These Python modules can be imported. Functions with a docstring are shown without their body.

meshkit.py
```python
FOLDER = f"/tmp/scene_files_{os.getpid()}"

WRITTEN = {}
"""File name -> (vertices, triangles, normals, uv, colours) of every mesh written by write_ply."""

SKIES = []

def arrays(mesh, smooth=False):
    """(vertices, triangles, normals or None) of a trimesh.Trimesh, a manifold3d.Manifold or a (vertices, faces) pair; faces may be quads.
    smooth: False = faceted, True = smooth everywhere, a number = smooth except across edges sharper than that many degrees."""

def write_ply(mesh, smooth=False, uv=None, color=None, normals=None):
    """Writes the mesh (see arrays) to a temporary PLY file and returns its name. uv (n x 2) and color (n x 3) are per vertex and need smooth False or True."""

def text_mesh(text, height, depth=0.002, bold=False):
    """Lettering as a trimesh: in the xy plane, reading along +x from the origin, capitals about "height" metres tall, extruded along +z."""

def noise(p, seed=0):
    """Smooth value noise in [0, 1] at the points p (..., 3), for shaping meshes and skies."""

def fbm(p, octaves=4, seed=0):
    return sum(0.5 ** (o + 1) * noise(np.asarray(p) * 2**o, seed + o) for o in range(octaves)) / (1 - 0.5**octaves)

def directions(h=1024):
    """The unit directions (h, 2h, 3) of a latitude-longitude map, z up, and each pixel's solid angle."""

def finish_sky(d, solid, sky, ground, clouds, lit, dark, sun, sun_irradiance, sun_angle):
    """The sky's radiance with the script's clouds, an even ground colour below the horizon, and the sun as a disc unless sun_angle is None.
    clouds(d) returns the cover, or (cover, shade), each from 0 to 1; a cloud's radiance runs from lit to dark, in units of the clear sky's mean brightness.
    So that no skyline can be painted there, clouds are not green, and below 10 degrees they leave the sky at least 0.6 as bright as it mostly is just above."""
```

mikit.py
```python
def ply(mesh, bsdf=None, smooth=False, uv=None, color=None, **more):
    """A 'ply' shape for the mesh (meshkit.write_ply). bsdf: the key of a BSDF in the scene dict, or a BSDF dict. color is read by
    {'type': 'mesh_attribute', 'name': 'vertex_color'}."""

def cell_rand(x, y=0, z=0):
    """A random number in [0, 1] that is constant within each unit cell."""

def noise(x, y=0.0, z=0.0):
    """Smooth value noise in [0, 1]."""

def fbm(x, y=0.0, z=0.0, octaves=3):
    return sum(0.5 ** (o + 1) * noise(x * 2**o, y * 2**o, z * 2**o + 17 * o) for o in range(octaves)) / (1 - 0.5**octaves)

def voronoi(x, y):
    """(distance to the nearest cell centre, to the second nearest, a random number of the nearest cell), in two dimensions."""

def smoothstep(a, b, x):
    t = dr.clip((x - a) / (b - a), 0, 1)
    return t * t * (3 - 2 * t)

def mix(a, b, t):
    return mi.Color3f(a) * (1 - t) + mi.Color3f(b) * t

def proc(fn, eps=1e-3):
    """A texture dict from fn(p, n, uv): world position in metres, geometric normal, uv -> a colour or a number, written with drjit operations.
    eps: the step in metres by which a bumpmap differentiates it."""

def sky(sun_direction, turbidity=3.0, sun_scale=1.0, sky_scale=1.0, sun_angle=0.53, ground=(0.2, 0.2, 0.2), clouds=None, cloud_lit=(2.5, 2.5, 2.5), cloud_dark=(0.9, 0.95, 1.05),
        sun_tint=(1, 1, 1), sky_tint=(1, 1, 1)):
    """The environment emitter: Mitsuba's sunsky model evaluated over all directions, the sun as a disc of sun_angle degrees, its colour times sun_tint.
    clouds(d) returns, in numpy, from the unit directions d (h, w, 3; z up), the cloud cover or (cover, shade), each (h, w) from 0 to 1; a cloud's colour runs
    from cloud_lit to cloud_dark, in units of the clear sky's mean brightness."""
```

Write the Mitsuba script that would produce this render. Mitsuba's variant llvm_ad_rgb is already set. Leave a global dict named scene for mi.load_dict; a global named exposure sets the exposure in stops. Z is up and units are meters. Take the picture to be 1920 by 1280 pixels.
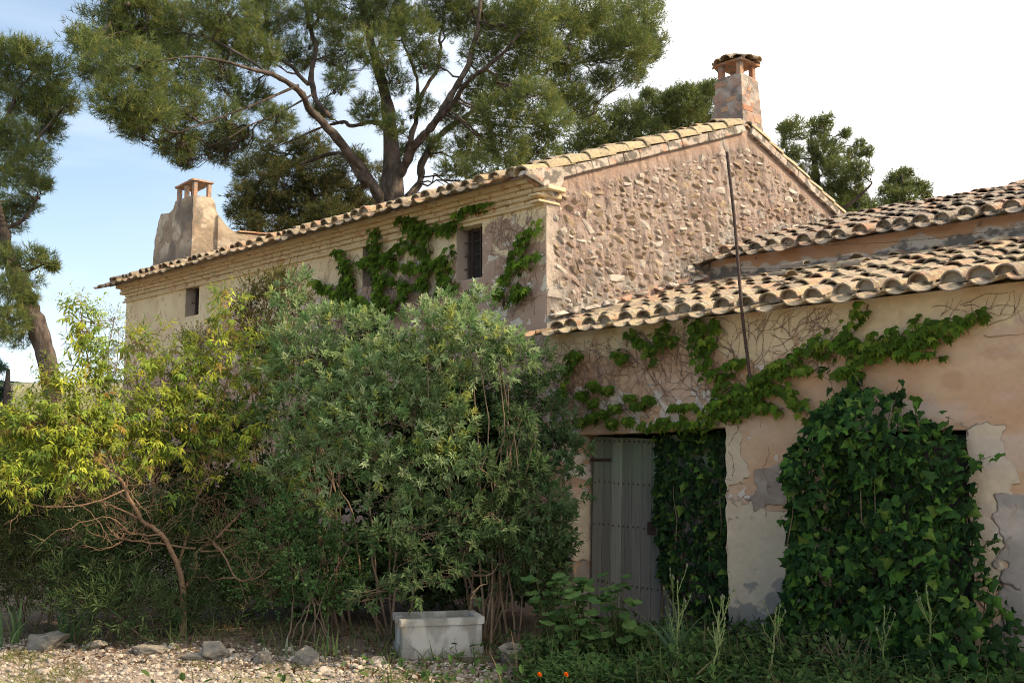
import math, random
import numpy as np
import trimesh, shapely.geometry as sg
from scipy.spatial import ConvexHull
import drjit as dr
import mitsuba as mi
import mikit, meshkit
from mikit import fbm, noise, voronoi, smoothstep, mix, cell_rand, proc

T = mi.ScalarTransform4f
scene, labels = {'type': 'scene'}, {}
RNG = np.random.default_rng(7)

# ---------------------------------------------------------------- camera, sky, exposure
exposure = 2.3
EYE = [8.45, -8.6, 1.7]
HEAD, PITCH = math.radians(136.3), math.atan(220 / 2050)
AIM = [math.cos(PITCH) * math.cos(HEAD), math.cos(PITCH) * math.sin(HEAD), math.sin(PITCH)]
scene['camera'] = {'type': 'perspective', 'fov': 50.187, 'fov_axis': 'x', 'near_clip': 0.05, 'far_clip': 9000.0,
                   'to_world': T().look_at(origin=EYE, target=[e + a for e, a in zip(EYE, AIM)], up=[0, 0, 1])}


def sky_clouds(d):
    head = np.degrees(np.arctan2(d[..., 1], d[..., 0]))
    off = (head - 137.0 + 180) % 360 - 180                 # degrees to the left of the middle of the view
    wisp = meshkit.fbm(np.stack([d[..., 0] * 2.2, d[..., 1] * 2.2, d[..., 2] * 6.0], -1), 5, 3)
    streak = meshkit.fbm(np.stack([d[..., 0] * 3 + d[..., 2] * 4, d[..., 1] * 3, d[..., 2] * 16], -1), 5, 11)
    bank = 1 / (1 + np.exp((np.where(off > 110, 220 - off, off) + 1 - 22 * (wisp - 0.5)) / 5.5))
    low = np.exp(-np.maximum(d[..., 2], 0) / 0.13) * 0.42
    thin = np.clip((streak - 0.5) * 1.7, 0, 1) * 0.55
    return np.clip(bank + (1 - bank) * np.clip(low + thin, 0, 0.8), 0, 1), np.clip((wisp - 0.42) * 2.4, 0, 1) * 0.8


SUN = (1.25, 0.92, 1.08)
scene['sky'] = mikit.sky(SUN, turbidity=3.0, sun_scale=0.82, sky_scale=1.3, clouds=sky_clouds, cloud_lit=(4.5, 4.4, 4.2), cloud_dark=(2.7, 2.7, 2.7), sun_tint=(1.0, 0.97, 0.90), sky_tint=(1.05, 1.0, 0.93))


# ---------------------------------------------------------------- naming helpers
def numbered(key):
    if key not in scene and key not in labels:
        return key
    k = 1
    while f'{key}_{k:03d}' in scene or f'{key}_{k:03d}' in labels:
        k += 1
    return f'{key}_{k:03d}'


_next = {}


def fresh(key):
    """numbered() that remembers where it got to."""
    k = _next.get(key, 0)
    _next[key] = k + 1
    return key if k == 0 else f'{key}_{k:03d}'


def put(key, shape, parent=None, **lab):
    key = fresh(f'{parent}__{key}' if parent else key)
    scene[key] = shape
    if lab:
        labels[key] = lab
    return key


def thing(key, label, category, group=None):
    key = fresh(key)
    labels[key] = {'label': label, 'category': category}
    if group:
        labels[key]['group'] = group
    return key


def M4(m):
    return T(np.asarray(m, float))


def frame(origin, x, y, z, s=(1, 1, 1)):
    m = np.eye(4)
    m[:3, 0], m[:3, 1], m[:3, 2], m[:3, 3] = np.asarray(x) * s[0], np.asarray(y) * s[1], np.asarray(z) * s[2], origin
    return m


def rotm(axis, deg):
    return trimesh.transformations.rotation_matrix(math.radians(deg), axis)


def trans(x, y, z):
    return trimesh.transformations.translation_matrix([x, y, z])


# ---------------------------------------------------------------- materials
def col(c):
    return mi.Color3f(*c)


def nz(p, s, o=3, sx=1.0, sy=1.0, sz=1.0, off=0.0):
    return fbm(p.x * (s * sx) + off, p.y * (s * sy) + off * 1.7, p.z * (s * sz) + off * 0.6, o)


def box_mask(u, v, u0, u1, v0, v1, soft, wob):
    """1 inside the rectangle, with an edge that wanders by wob."""
    a = dr.minimum(dr.minimum(u - u0, u1 - u), dr.minimum(v - v0, v1 - v)) + wob
    return smoothstep(-soft, soft, a)


def rough(name, fn, bump=None, bump_scale=1.0, roughness=0.9, spec=0.3, eps=2e-3):
    b = {'type': 'principled', 'base_color': proc(fn), 'roughness': roughness, 'specular': spec}
    b = {'type': 'twosided', 'bsdf': b}
    if bump:
        b = {'type': 'bumpmap', 'bump': proc(bump, eps), 'scale': bump_scale, 'bsdf': b}
    scene[name] = b
    return name


def house_color(p, n, uv):
    # front: cream limewash over worn pink render
    m = nz(p, 1.6, 4, off=3.1)
    fine = nz(p, 9.0, 3, off=8.7)
    line = 3.78 + 0.34 * smoothstep(-6.5, -1.0, p.x) - 0.25 * smoothstep(-7.0, -10.0, p.x)
    worn = smoothstep(-0.04, 0.04, line - p.z + (m - 0.5) * 1.5 + (fine - 0.5) * 0.9)
    flake = smoothstep(0.55, 0.60, nz(p, 7.5, 4, off=21.0)) * worn
    cream = mix((0.72, 0.60, 0.39), (0.63, 0.49, 0.30), smoothstep(0.35, 0.7, nz(p, 2.3, 3, off=5.0)))
    cream = mix(cream, (0.42, 0.22, 0.11), smoothstep(0.66, 0.84, nz(p, 22.0, 2, sx=1.0, sz=0.22, off=1.0)) * 0.6)
    pink = mix((0.36, 0.235, 0.175), (0.45, 0.32, 0.245), nz(p, 3.7, 3, off=2.0))
    pink = mix(pink, (0.60, 0.53, 0.44), flake * smoothstep(2.9, 3.3, p.z))
    front = mix(cream, pink, worn)
    front = mix(front, (0.24, 0.16, 0.11), 4 * worn * (1 - worn) * smoothstep(0.4, 0.6, nz(p, 7.0, 3, off=50.0)) * 0.4)
    front = mix(front, (0.40, 0.24, 0.15), smoothstep(0.64, 0.72, nz(p, 17.0, 3, sz=0.6, off=61.0)) * (1 - worn) * 0.6)
    # gable: mauve lime mortar dragged down between the stones
    drag = nz(p, 9.0, 3, sz=0.32, off=4.0)
    mort = mix((0.20, 0.152, 0.128), (0.295, 0.232, 0.20), smoothstep(0.3, 0.72, drag))
    mort = mix(mort, (0.21, 0.135, 0.11), smoothstep(0.55, 0.8, nz(p, 3.0, 3, off=9.0)) * 0.6)
    edge = smoothstep(0.24, 0.06, p.y + (drag - 0.5) * 0.22)
    mort = mix(mort, (0.44, 0.37, 0.31), edge * 0.8)
    plain = smoothstep(0.34, 0.14, 4.92 + 0.355 * dr.minimum(p.y, 7.9 - p.y) - p.z + (nz(p, 5, 2) - 0.5) * 0.12)
    mort = mix(mort, (0.31, 0.215, 0.165), plain * 0.8)
    over = p.z - (3.12 + 0.27 * p.y) + 0.0
    damp = smoothstep(0.55, 0.20, over + (nz(p, 3.5, 4, off=6.0) - 0.5) * 0.9 - 0.16 * smoothstep(1.4, 3.0, p.y))
    grey = mix((0.13, 0.11, 0.095), (0.29, 0.27, 0.245), smoothstep(0.35, 0.65, nz(p, 6.0, 4, off=12.0)))
    grey = mix(grey, (0.10, 0.09, 0.08), smoothstep(2.2, 2.75, p.y + (nz(p, 6, 3) - 0.5) * 0.6) * smoothstep(4.6, 4.1, p.z) * 0.85)
    mort = mix(mort, grey, damp * 0.9)
    mort = mix(mort, (0.30, 0.20, 0.16), smoothstep(0.20, 0.16, over + (nz(p, 7, 3, off=2.0) - 0.5) * 0.10) * smoothstep(1.0, 1.4, p.y))
    # the old settlement crack with its pale cement repair
    cy = 3.52 + 0.05 * dr.sin(p.z * 5.0) + (nz(p, 4, 2, off=30.0) - 0.5) * 0.14 - 0.10 * (p.z - 5.4)
    dc = dr.abs(p.y - cy)
    on = smoothstep(5.1, 5.35, p.z)
    mort = mix(mort, (0.36, 0.33, 0.29), smoothstep(0.11, 0.05, dc) * 0.7)
    mort = mix(mort, (0.12, 0.08, 0.06), smoothstep(0.014, 0.006, dc) * on)
    return dr.select(dr.abs(n.x) > 0.5, mort, front)


def house_bump(p, n, uv):
    drag = nz(p, 12.0, 4, sz=0.45, off=4.0) * 0.045 + nz(p, 45.0, 3) * 0.012
    m = nz(p, 1.6, 4, off=3.1)
    fine = nz(p, 9.0, 3, off=8.7)
    line = 3.78 + 0.34 * smoothstep(-6.5, -1.0, p.x)
    worn = smoothstep(-0.03, 0.03, line - p.z + (m - 0.5) * 1.5 + (fine - 0.5) * 0.9)
    flake = smoothstep(0.55, 0.60, nz(p, 7.5, 4, off=21.0)) * worn
    flat = nz(p, 4.0, 4, sx=1.0, sz=1.5) * 0.02 + nz(p, 40.0, 2) * 0.003 - worn * 0.014 + flake * 0.010
    return dr.select(dr.abs(n.x) > 0.5, drag, flat)


rough('mat_house', house_color, house_bump)


def annex_wear(p):
    """The worn zones of the annex front, shared by colour and relief: (cream band, bared white, grey render, cream repairs)."""
    f = nz(p, 3.0, 4, off=2.0) - 0.5
    g = nz(p, 11.0, 3, off=7.0) - 0.5
    band = smoothstep(-0.05, 0.05, p.z - 2.80 + 0.16 * smoothstep(1.4, 3.3, p.x) + f * 0.55 + g * 0.16 - 0.10 * smoothstep(3.6, 5.2, p.x))
    bare = smoothstep(0.03, 0.06, f * 0.6 + g * 0.55 + 0.10 * smoothstep(2.6, 2.2, p.z) * smoothstep(3.2, 1.2, p.x) - 0.115 + 0.04 * smoothstep(3.0, 0.0, p.x)) * smoothstep(3.4, 2.7, p.x)
    w = f * 0.34 + g * 0.13
    pier = box_mask(p.x, p.z, 2.30, 3.6, 0.15, 1.28, 0.012, w)
    pier = dr.maximum(pier, box_mask(p.x, p.z, 2.30, 2.62, 1.55, 2.1, 0.012, w + (1.75 - p.z) * 0.25 - (p.x - 2.45) * 0.4))
    patch = box_mask(p.x, p.z, 2.68, 3.15, 1.24, 1.60, 0.012, w)
    jamb = box_mask(p.x, p.z, 0.0, 0.52, 0.55, 1.35, 0.012, w)
    surround = box_mask(p.x, p.z, 4.62, 4.98, 0.75, 1.98, 0.012, w * 1.1)
    grey = box_mask(p.x, p.z, 4.86, 5.7, -0.2, 1.42, 0.012, w * 1.1)
    foot = smoothstep(0.03, -0.03, p.z - 0.42 + f * 0.9 + g * 0.4)
    return band, bare, dr.maximum(pier, dr.maximum(jamb, surround)), dr.maximum(grey, patch * 0.8), foot


def annex_color(p, n, uv):
    band, bare, repair, grey, foot = annex_wear(p)
    s = nz(p, 1.7, 3, off=1.0)
    salmon = mix((0.50, 0.305, 0.178), (0.56, 0.385, 0.25), smoothstep(0.3, 0.7, s))
    salmon = mix(salmon, (0.58, 0.43, 0.33), smoothstep(0.52, 0.7, nz(p, 1.2, 4, sz=2.2, off=11.0)) * 0.65)
    salmon = mix(salmon, (0.43, 0.25, 0.15), smoothstep(0.6, 0.75, nz(p, 5.0, 3, off=14.0)) * 0.5)
    c = mix(salmon, (0.65, 0.58, 0.50), bare * 0.85)
    cream = mix((0.68, 0.545, 0.34), (0.60, 0.45, 0.27), nz(p, 4.0, 3, off=3.0))
    cream = mix(cream, (0.50, 0.27, 0.13), smoothstep(0.58, 0.78, nz(p, 7.0, 3, sz=0.25, off=4.0)) * 0.55)
    c = mix(c, cream, band)
    c = mix(c, mix((0.62, 0.50, 0.355), (0.52, 0.42, 0.30), nz(p, 5.0, 4)), repair * (1 - band))
    c = mix(c, mix((0.27, 0.235, 0.205), (0.36, 0.32, 0.28), nz(p, 7.0, 3, off=5.0)), grey * (1 - band))
    c = mix(c, mix((0.17, 0.15, 0.14), (0.30, 0.27, 0.24), nz(p, 5.0, 3, off=8.0)), foot * 0.8)
    lip = 4 * dr.maximum(repair * (1 - repair), dr.maximum(grey * (1 - grey), bare * (1 - bare)))
    c = mix(c, (0.20, 0.13, 0.09), lip * smoothstep(0.35, 0.6, nz(p, 8.0, 3, off=44.0)) * 0.65)
    wob = (nz(p, 5.0, 4, off=30.0) - 0.5)
    d1 = dr.abs(p.x - 2.78 - wob * 0.22)
    d2 = dr.abs(p.x - 2.44 - wob * 0.20 - 0.10 * (p.z - 1.7))
    crack = smoothstep(0.007, 0.002, dr.minimum(d1 + 9 * (p.z > 2.3), d2 + 9 * (p.z > 2.1))) * smoothstep(0.9, 1.3, p.z) * smoothstep(0.36, 0.5, nz(p, 9.0, 2, off=3.0))
    c = mix(c, (0.17, 0.10, 0.07), crack * 0.8)
    pale = smoothstep(0.50, 0.64, nz(p, 1.5, 4, sx=0.55, sz=2.4, off=23.0)) * smoothstep(3.2, 3.9, p.x) * smoothstep(2.7, 2.4, p.z)
    c = mix(c, (0.55, 0.46, 0.38), pale * 0.55)
    c = c * (0.9 + 0.2 * nz(p, 26.0, 3, off=9.0))
    return c


def annex_bump(p, n, uv):
    band, bare, repair, grey, foot = annex_wear(p)
    return nz(p, 5.0, 4) * 0.014 + nz(p, 38.0, 2) * 0.003 + band * 0.006 - bare * 0.010 - repair * 0.016 - grey * 0.014 + nz(p, 90.0, 2) * 0.0015


rough('mat_annex', annex_color, annex_bump)


def rear_color(p, n, uv):
    o = p.z - 3.90
    f = nz(p, 3.5, 4, off=1.0) - 0.5
    c = mix((0.46, 0.26, 0.15), (0.53, 0.34, 0.22), nz(p, 3.0, 3, off=2.0))
    c = mix(c, (0.55, 0.50, 0.44), smoothstep(0.02, -0.02, o - 0.24 + f * 0.45))
    g = nz(p, 9.0, 4, off=15.0)
    return mix(c, (0.13, 0.12, 0.11), smoothstep(0.05, -0.08, o - 0.15 + f * 0.34 + (g - 0.5) * 0.6) * 0.9)


rough('mat_kerb', lambda p, n, uv: mix((0.10, 0.075, 0.055), (0.19, 0.14, 0.105), nz(p, 6.0, 4)), lambda p, n, uv: nz(p, 9.0, 4) * 0.03)
rough('mat_rear', rear_color, lambda p, n, uv: nz(p, 6.0, 4) * 0.016 + nz(p, 40, 2) * 0.003)


def clay(base_a, base_b, lichen, amount, dark=0.5):
    def fn(p, n, uv):
        c = mix(base_a, base_b, uv.x)
        c = mix(c, (0.45, 0.235, 0.135), smoothstep(0.6, 0.95, uv.y) * 0.6)
        a = nz(p, 14.0, 4, off=2.0)
        c = mix(c, lichen, smoothstep(0.5, 0.62, a + (uv.y - 0.5) * 0.12) * amount)
        b = nz(p, 23.0, 4, off=9.0)
        c = mix(c, (0.13, 0.11, 0.09), smoothstep(0.52, 0.72, b) * dark)
        return c * (0.86 + 0.28 * nz(p, 60.0, 2))
    return fn


clay_bump = lambda p, n, uv: nz(p, 35.0, 3) * 0.004 + nz(p, 120.0, 2) * 0.0012
rough('mat_tile', clay((0.19, 0.148, 0.11), (0.33, 0.265, 0.19), (0.36, 0.31, 0.18), 0.6, 0.7), clay_bump, eps=1e-3)
rough('mat_tile_grey', clay((0.15, 0.122, 0.098), (0.255, 0.208, 0.162), (0.28, 0.25, 0.20), 0.6, 0.7), clay_bump, eps=1e-3)
rough('mat_tile_verge', clay((0.30, 0.24, 0.155), (0.38, 0.31, 0.20), (0.42, 0.34, 0.18), 0.6, 0.55), clay_bump, eps=1e-3)


def course_color(p, n, uv):
    c = mix((0.66, 0.54, 0.35), (0.56, 0.43, 0.26), nz(p, 3.0, 3) * 0.7 + uv.x * 0.3)
    c = mix(c, (0.42, 0.22, 0.11), smoothstep(0.62, 0.74, nz(p, 10.0, 3, off=5.0)) * 0.7)
    return mix(c, (0.20, 0.15, 0.10), smoothstep(0.62, 0.8, nz(p, 5.0, 4, off=18.0)) * 0.35)


rough('mat_course', course_color, lambda p, n, uv: nz(p, 25.0, 3) * 0.006)


def verge_color(p, n, uv):
    c = mix((0.44, 0.385, 0.33), (0.35, 0.29, 0.24), uv.x)
    c = mix(c, (0.45, 0.22, 0.14), smoothstep(0.58, 0.68, nz(p, 8.0, 3, off=2.0)) * 0.8)
    return mix(c, (0.09, 0.08, 0.07), smoothstep(0.42, 0.60, nz(p, 13.0, 4, off=7.0)) * 0.8)


rough('mat_mortar', lambda p, n, uv: mix((0.28, 0.235, 0.18), (0.42, 0.36, 0.275), nz(p, 14.0, 4)), lambda p, n, uv: nz(p, 30.0, 3) * 0.01)
rough('mat_verge', verge_color, lambda p, n, uv: nz(p, 25.0, 3) * 0.008)


def stone_color(p, n, uv):
    c = mix((0.30, 0.228, 0.155), (0.40, 0.318, 0.225), uv.x)
    c = mix(c, (0.26, 0.165, 0.105), smoothstep(0.5, 0.7, nz(p, 14.0, 3)) * 0.5)
    c = mix(c, (0.43, 0.385, 0.335), smoothstep(0.70, 0.80, uv.y) * 0.9)
    c = mix(c, (0.20, 0.14, 0.10), smoothstep(0.22, 0.14, uv.y) * 0.75)
    return mix(c, (0.44, 0.37, 0.28), smoothstep(0.6, 0.75, nz(p, 24.0, 3, off=6.0)) * 0.4)


rough('mat_stone', stone_color, lambda p, n, uv: nz(p, 30.0, 3) * 0.01)


def stack_color(p, n, uv):
    """Lime-rendered brick of the tall chimney."""
    a = nz(p, 5.0, 4, off=3.0)
    c = mix((0.37, 0.32, 0.275), (0.235, 0.195, 0.17), smoothstep(0.4, 0.62, a))
    c = mix(c, (0.34, 0.19, 0.135), smoothstep(0.52, 0.62, nz(p, 6.5, 3, off=33.0)) * 0.6)
    c = mix(c, (0.13, 0.12, 0.11), smoothstep(0.55, 0.72, nz(p, 9.0, 4, off=14.0)) * 0.7)
    return c


rough('mat_stack', stack_color, lambda p, n, uv: nz(p, 14.0, 4) * 0.03)


def brick_color(p, n, uv):
    c = mix((0.34, 0.165, 0.105), (0.42, 0.275, 0.18), uv.x)
    c = mix(c, (0.24, 0.21, 0.19), smoothstep(0.5, 0.66, nz(p, 11.0, 4, off=2.0) + (uv.y - 0.5) * 0.2) * 0.85)
    return c


rough('mat_brick', brick_color, lambda p, n, uv: nz(p, 30.0, 3) * 0.008)


def kitchen_stack_color(p, n, uv):
    c = mix((0.37, 0.30, 0.215), (0.28, 0.215, 0.155), smoothstep(0.35, 0.65, nz(p, 1.9, 3, off=4.0)))
    c = mix(c, (0.50, 0.42, 0.32), smoothstep(0.53, 0.58, nz(p, 2.7, 4, off=9.0)) * 0.75)
    c = mix(c, (0.32, 0.215, 0.15), smoothstep(0.56, 0.66, nz(p, 2.2, 4, off=29.0)) * 0.5)
    st = nz(p, 4.0, 5, sz=0.35, off=16.0)
    c = mix(c, (0.12, 0.105, 0.09), smoothstep(0.48, 0.66, st) * 0.75)
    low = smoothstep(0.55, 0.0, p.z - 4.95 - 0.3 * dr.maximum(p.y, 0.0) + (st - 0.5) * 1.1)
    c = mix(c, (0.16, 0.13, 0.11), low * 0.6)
    return c * (0.85 + 0.3 * nz(p, 18.0, 3))


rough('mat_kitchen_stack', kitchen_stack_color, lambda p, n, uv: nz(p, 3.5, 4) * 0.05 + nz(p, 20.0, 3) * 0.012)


def wood_color(p, n, uv):
    g = fbm(p.x * 60 + uv.x * 40, p.y * 3, p.z * 2.2, 4)
    c = mix((0.18, 0.172, 0.148), (0.275, 0.265, 0.232), g)
    c = mix(c, (0.23, 0.275, 0.185), smoothstep(1.15, 1.75, p.z + (g - 0.5) * 0.5) * 0.8)
    c = mix(c, (0.13, 0.12, 0.11), smoothstep(0.62, 0.8, fbm(p.x * 90 + uv.x * 70, 0.0, p.z * 1.3, 3)) * 0.6)
    c = c * (0.74 + 0.52 * uv.y)
    return mix(c, (0.20, 0.17, 0.15), smoothstep(0.6, 0.1, p.z) * 0.5)


rough('mat_wood', wood_color, lambda p, n, uv: fbm(p.x * 70, p.y * 3, p.z * 2.0, 3) * 0.004, roughness=0.8)
rough('mat_dark_wood', lambda p, n, uv: mix((0.055, 0.05, 0.045), (0.10, 0.09, 0.08), fbm(p.x * 50, p.y * 50, p.z * 2.5, 3)), roughness=0.7)
rough('mat_rust', lambda p, n, uv: mix((0.045, 0.03, 0.026), (0.085, 0.052, 0.04), nz(p, 18.0, 3)), lambda p, n, uv: nz(p, 60, 2) * 0.002, roughness=0.75)
rough('mat_dark_interior', lambda p, n, uv: mix((0.03, 0.028, 0.025), (0.05, 0.045, 0.04), nz(p, 5, 2)))  # near-black: the darkness of unlit rooms put into the colour; reused for the cable


def trough_color(p, n, uv):
    c = mix((0.37, 0.355, 0.32), (0.50, 0.48, 0.435), nz(p, 6.0, 4))
    c = mix(c, (0.43, 0.30, 0.18), smoothstep(0.48, 0.62, nz(p, 6.0, 4, sz=0.5, off=3.0)) * smoothstep(0.16, 0.27, p.z) * smoothstep(0.33, 0.27, p.z) * 0.7)
    c = mix(c, (0.20, 0.195, 0.17), smoothstep(0.44, 0.62, nz(p, 9.0, 5, sz=0.4, off=5.0)) * 0.75)
    return mix(c, (0.22, 0.20, 0.17), smoothstep(0.12, 0.0, p.z + (nz(p, 9, 3) - 0.5) * 0.1) * 0.7)


rough('mat_trough', trough_color, lambda p, n, uv: nz(p, 30.0, 3) * 0.003, roughness=0.7)


def rock_color(p, n, uv):
    c = mix((0.15, 0.132, 0.105), (0.27, 0.24, 0.195), nz(p, 5.0, 4))
    c = mix(c, (0.09, 0.08, 0.066), smoothstep(0.55, 0.7, nz(p, 16.0, 4, off=4.0)) * 0.6)
    return mix(c, (0.42, 0.37, 0.22), smoothstep(0.62, 0.75, nz(p, 9.0, 3, off=8.0)) * 0.4)


rough('mat_rock', rock_color, lambda p, n, uv: nz(p, 18.0, 4) * 0.03)


def bed_line(p):
    """Positive in the planting bed, negative on the gravel drive."""
    b = (p.y + 4.72) * 0.86 - (p.x + 1.9) * 0.52
    return b + (nz(p, 1.3, 3, off=2.0) - 0.5) * 0.5


def ground_color(p, n, uv):
    bed = smoothstep(-0.12, 0.25, bed_line(p))
    a = nz(p, 40.0, 3)
    grav = mix((0.19, 0.150, 0.115), (0.30, 0.245, 0.195), a)
    grav = mix(grav, (0.15, 0.115, 0.085), smoothstep(0.45, 0.62, nz(p, 2.2, 4, off=7.0)) * 0.8)
    grass = smoothstep(0.54, 0.66, nz(p, 1.1, 3, off=19.0))
    grav = mix(grav, (0.20, 0.19, 0.085), grass * 0.6)
    soil = mix((0.085, 0.062, 0.045), (0.16, 0.12, 0.09), nz(p, 12.0, 4))
    far = smoothstep(14.0, 40.0, dr.sqrt(p.x * p.x + p.y * p.y))
    field = mix((0.16, 0.15, 0.07), (0.27, 0.22, 0.12), nz(p, 0.05, 4))
    return mix(mix(grav, soil, bed), field, far)


rough('mat_ground', ground_color, lambda p, n, uv: nz(p, 14.0, 4) * 0.04 + nz(p, 70.0, 2) * 0.006)
rough('mat_gravel', lambda p, n, uv: mix((0.23, 0.19, 0.15), (0.47, 0.41, 0.34), cell_rand(p.x * 22, p.y * 22, 0.0)) * (0.8 + 0.4 * nz(p, 50, 2)))
rough('mat_hill', lambda p, n, uv: mix((0.07, 0.085, 0.05), (0.20, 0.18, 0.11), smoothstep(0.4, 0.6, nz(p, 0.02, 5))))


def bark_color(p, n, uv):
    r = nz(p, 7.0, 4, sz=0.45, off=2.0)
    c = mix((0.05, 0.039, 0.032), (0.105, 0.083, 0.07), smoothstep(0.35, 0.65, r))
    return mix(c, (0.15, 0.13, 0.112), smoothstep(0.6, 0.75, nz(p, 3.0, 3, off=9.0)) * 0.6)


rough('mat_bark', bark_color, lambda p, n, uv: nz(p, 9.0, 4, sz=0.45, off=2.0) * 0.12)
rough('mat_twig', lambda p, n, uv: mix((0.12, 0.08, 0.055), (0.22, 0.16, 0.11), nz(p, 8, 2)))
rough('mat_twig_red', lambda p, n, uv: mix((0.15, 0.09, 0.055), (0.27, 0.175, 0.11), nz(p, 6, 3)))
rough('mat_vine_stem', lambda p, n, uv: mix((0.14, 0.085, 0.06), (0.27, 0.175, 0.125), nz(p, 8, 2)))


def leaf_bsdf(name, rough_=0.45, trans=0.7, spec=0.5):
    scene[name] = {'type': 'principledthin', 'base_color': {'type': 'mesh_attribute', 'name': 'vertex_color'},
                   'roughness': rough_, 'diff_trans': trans, 'eta': 1.5, 'spec_trans': 0.0}
    return name


leaf_bsdf('mat_leaf', 0.34, 0.9)
leaf_bsdf('mat_leaf_glossy', 0.35, 0.5)
leaf_bsdf('mat_needle', 0.55, 0.9)
scene['mat_petal'] = {'type': 'principledthin', 'base_color': {'type': 'rgb', 'value': [0.75, 0.16, 0.01]}, 'roughness': 0.6, 'diff_trans': 0.6}
scene['mat_floret'] = {'type': 'principledthin', 'base_color': {'type': 'rgb', 'value': [0.45, 0.36, 0.42]}, 'roughness': 0.6, 'diff_trans': 0.5}


# ---------------------------------------------------------------- mesh helpers
def box(sx, sy, sz, at=(0, 0, 0), bevel=0.0, jit=0.0, rng=RNG):
    """A box centred at 'at', its corners cut by bevel."""
    if bevel <= 0:
        m = trimesh.creation.box((sx, sy, sz))
        v = np.array(m.vertices)
    else:
        h = np.array([sx, sy, sz]) / 2
        pts = []
        for s in np.ndindex(2, 2, 2):
            s = np.array(s) * 2 - 1
            for a in range(3):
                q = s * (h - bevel)
                q[a] = s[a] * h[a]
                pts.append(q)
        m = trimesh.Trimesh(np.array(pts), ConvexHull(np.array(pts)).simplices, process=False)
        m.fix_normals()
        v = np.array(m.vertices)
    if jit:
        v = v + rng.uniform(-jit, jit, v.shape)
    return trimesh.Trimesh(v + np.asarray(at), m.faces, process=False)


def cat(ms):
    return trimesh.util.concatenate(ms) if len(ms) > 1 else ms[0]


def slab(poly, to3, depth):
    """A shapely polygon (a, b) extruded by depth; to3: 4 x 4 that takes (a, b, c) to the world."""
    m = trimesh.creation.extrude_polygon(poly, depth, engine='earcut')
    m.apply_transform(to3)
    if np.linalg.det(np.asarray(to3)[:3, :3]) < 0:
        m.invert()
    return m


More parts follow.
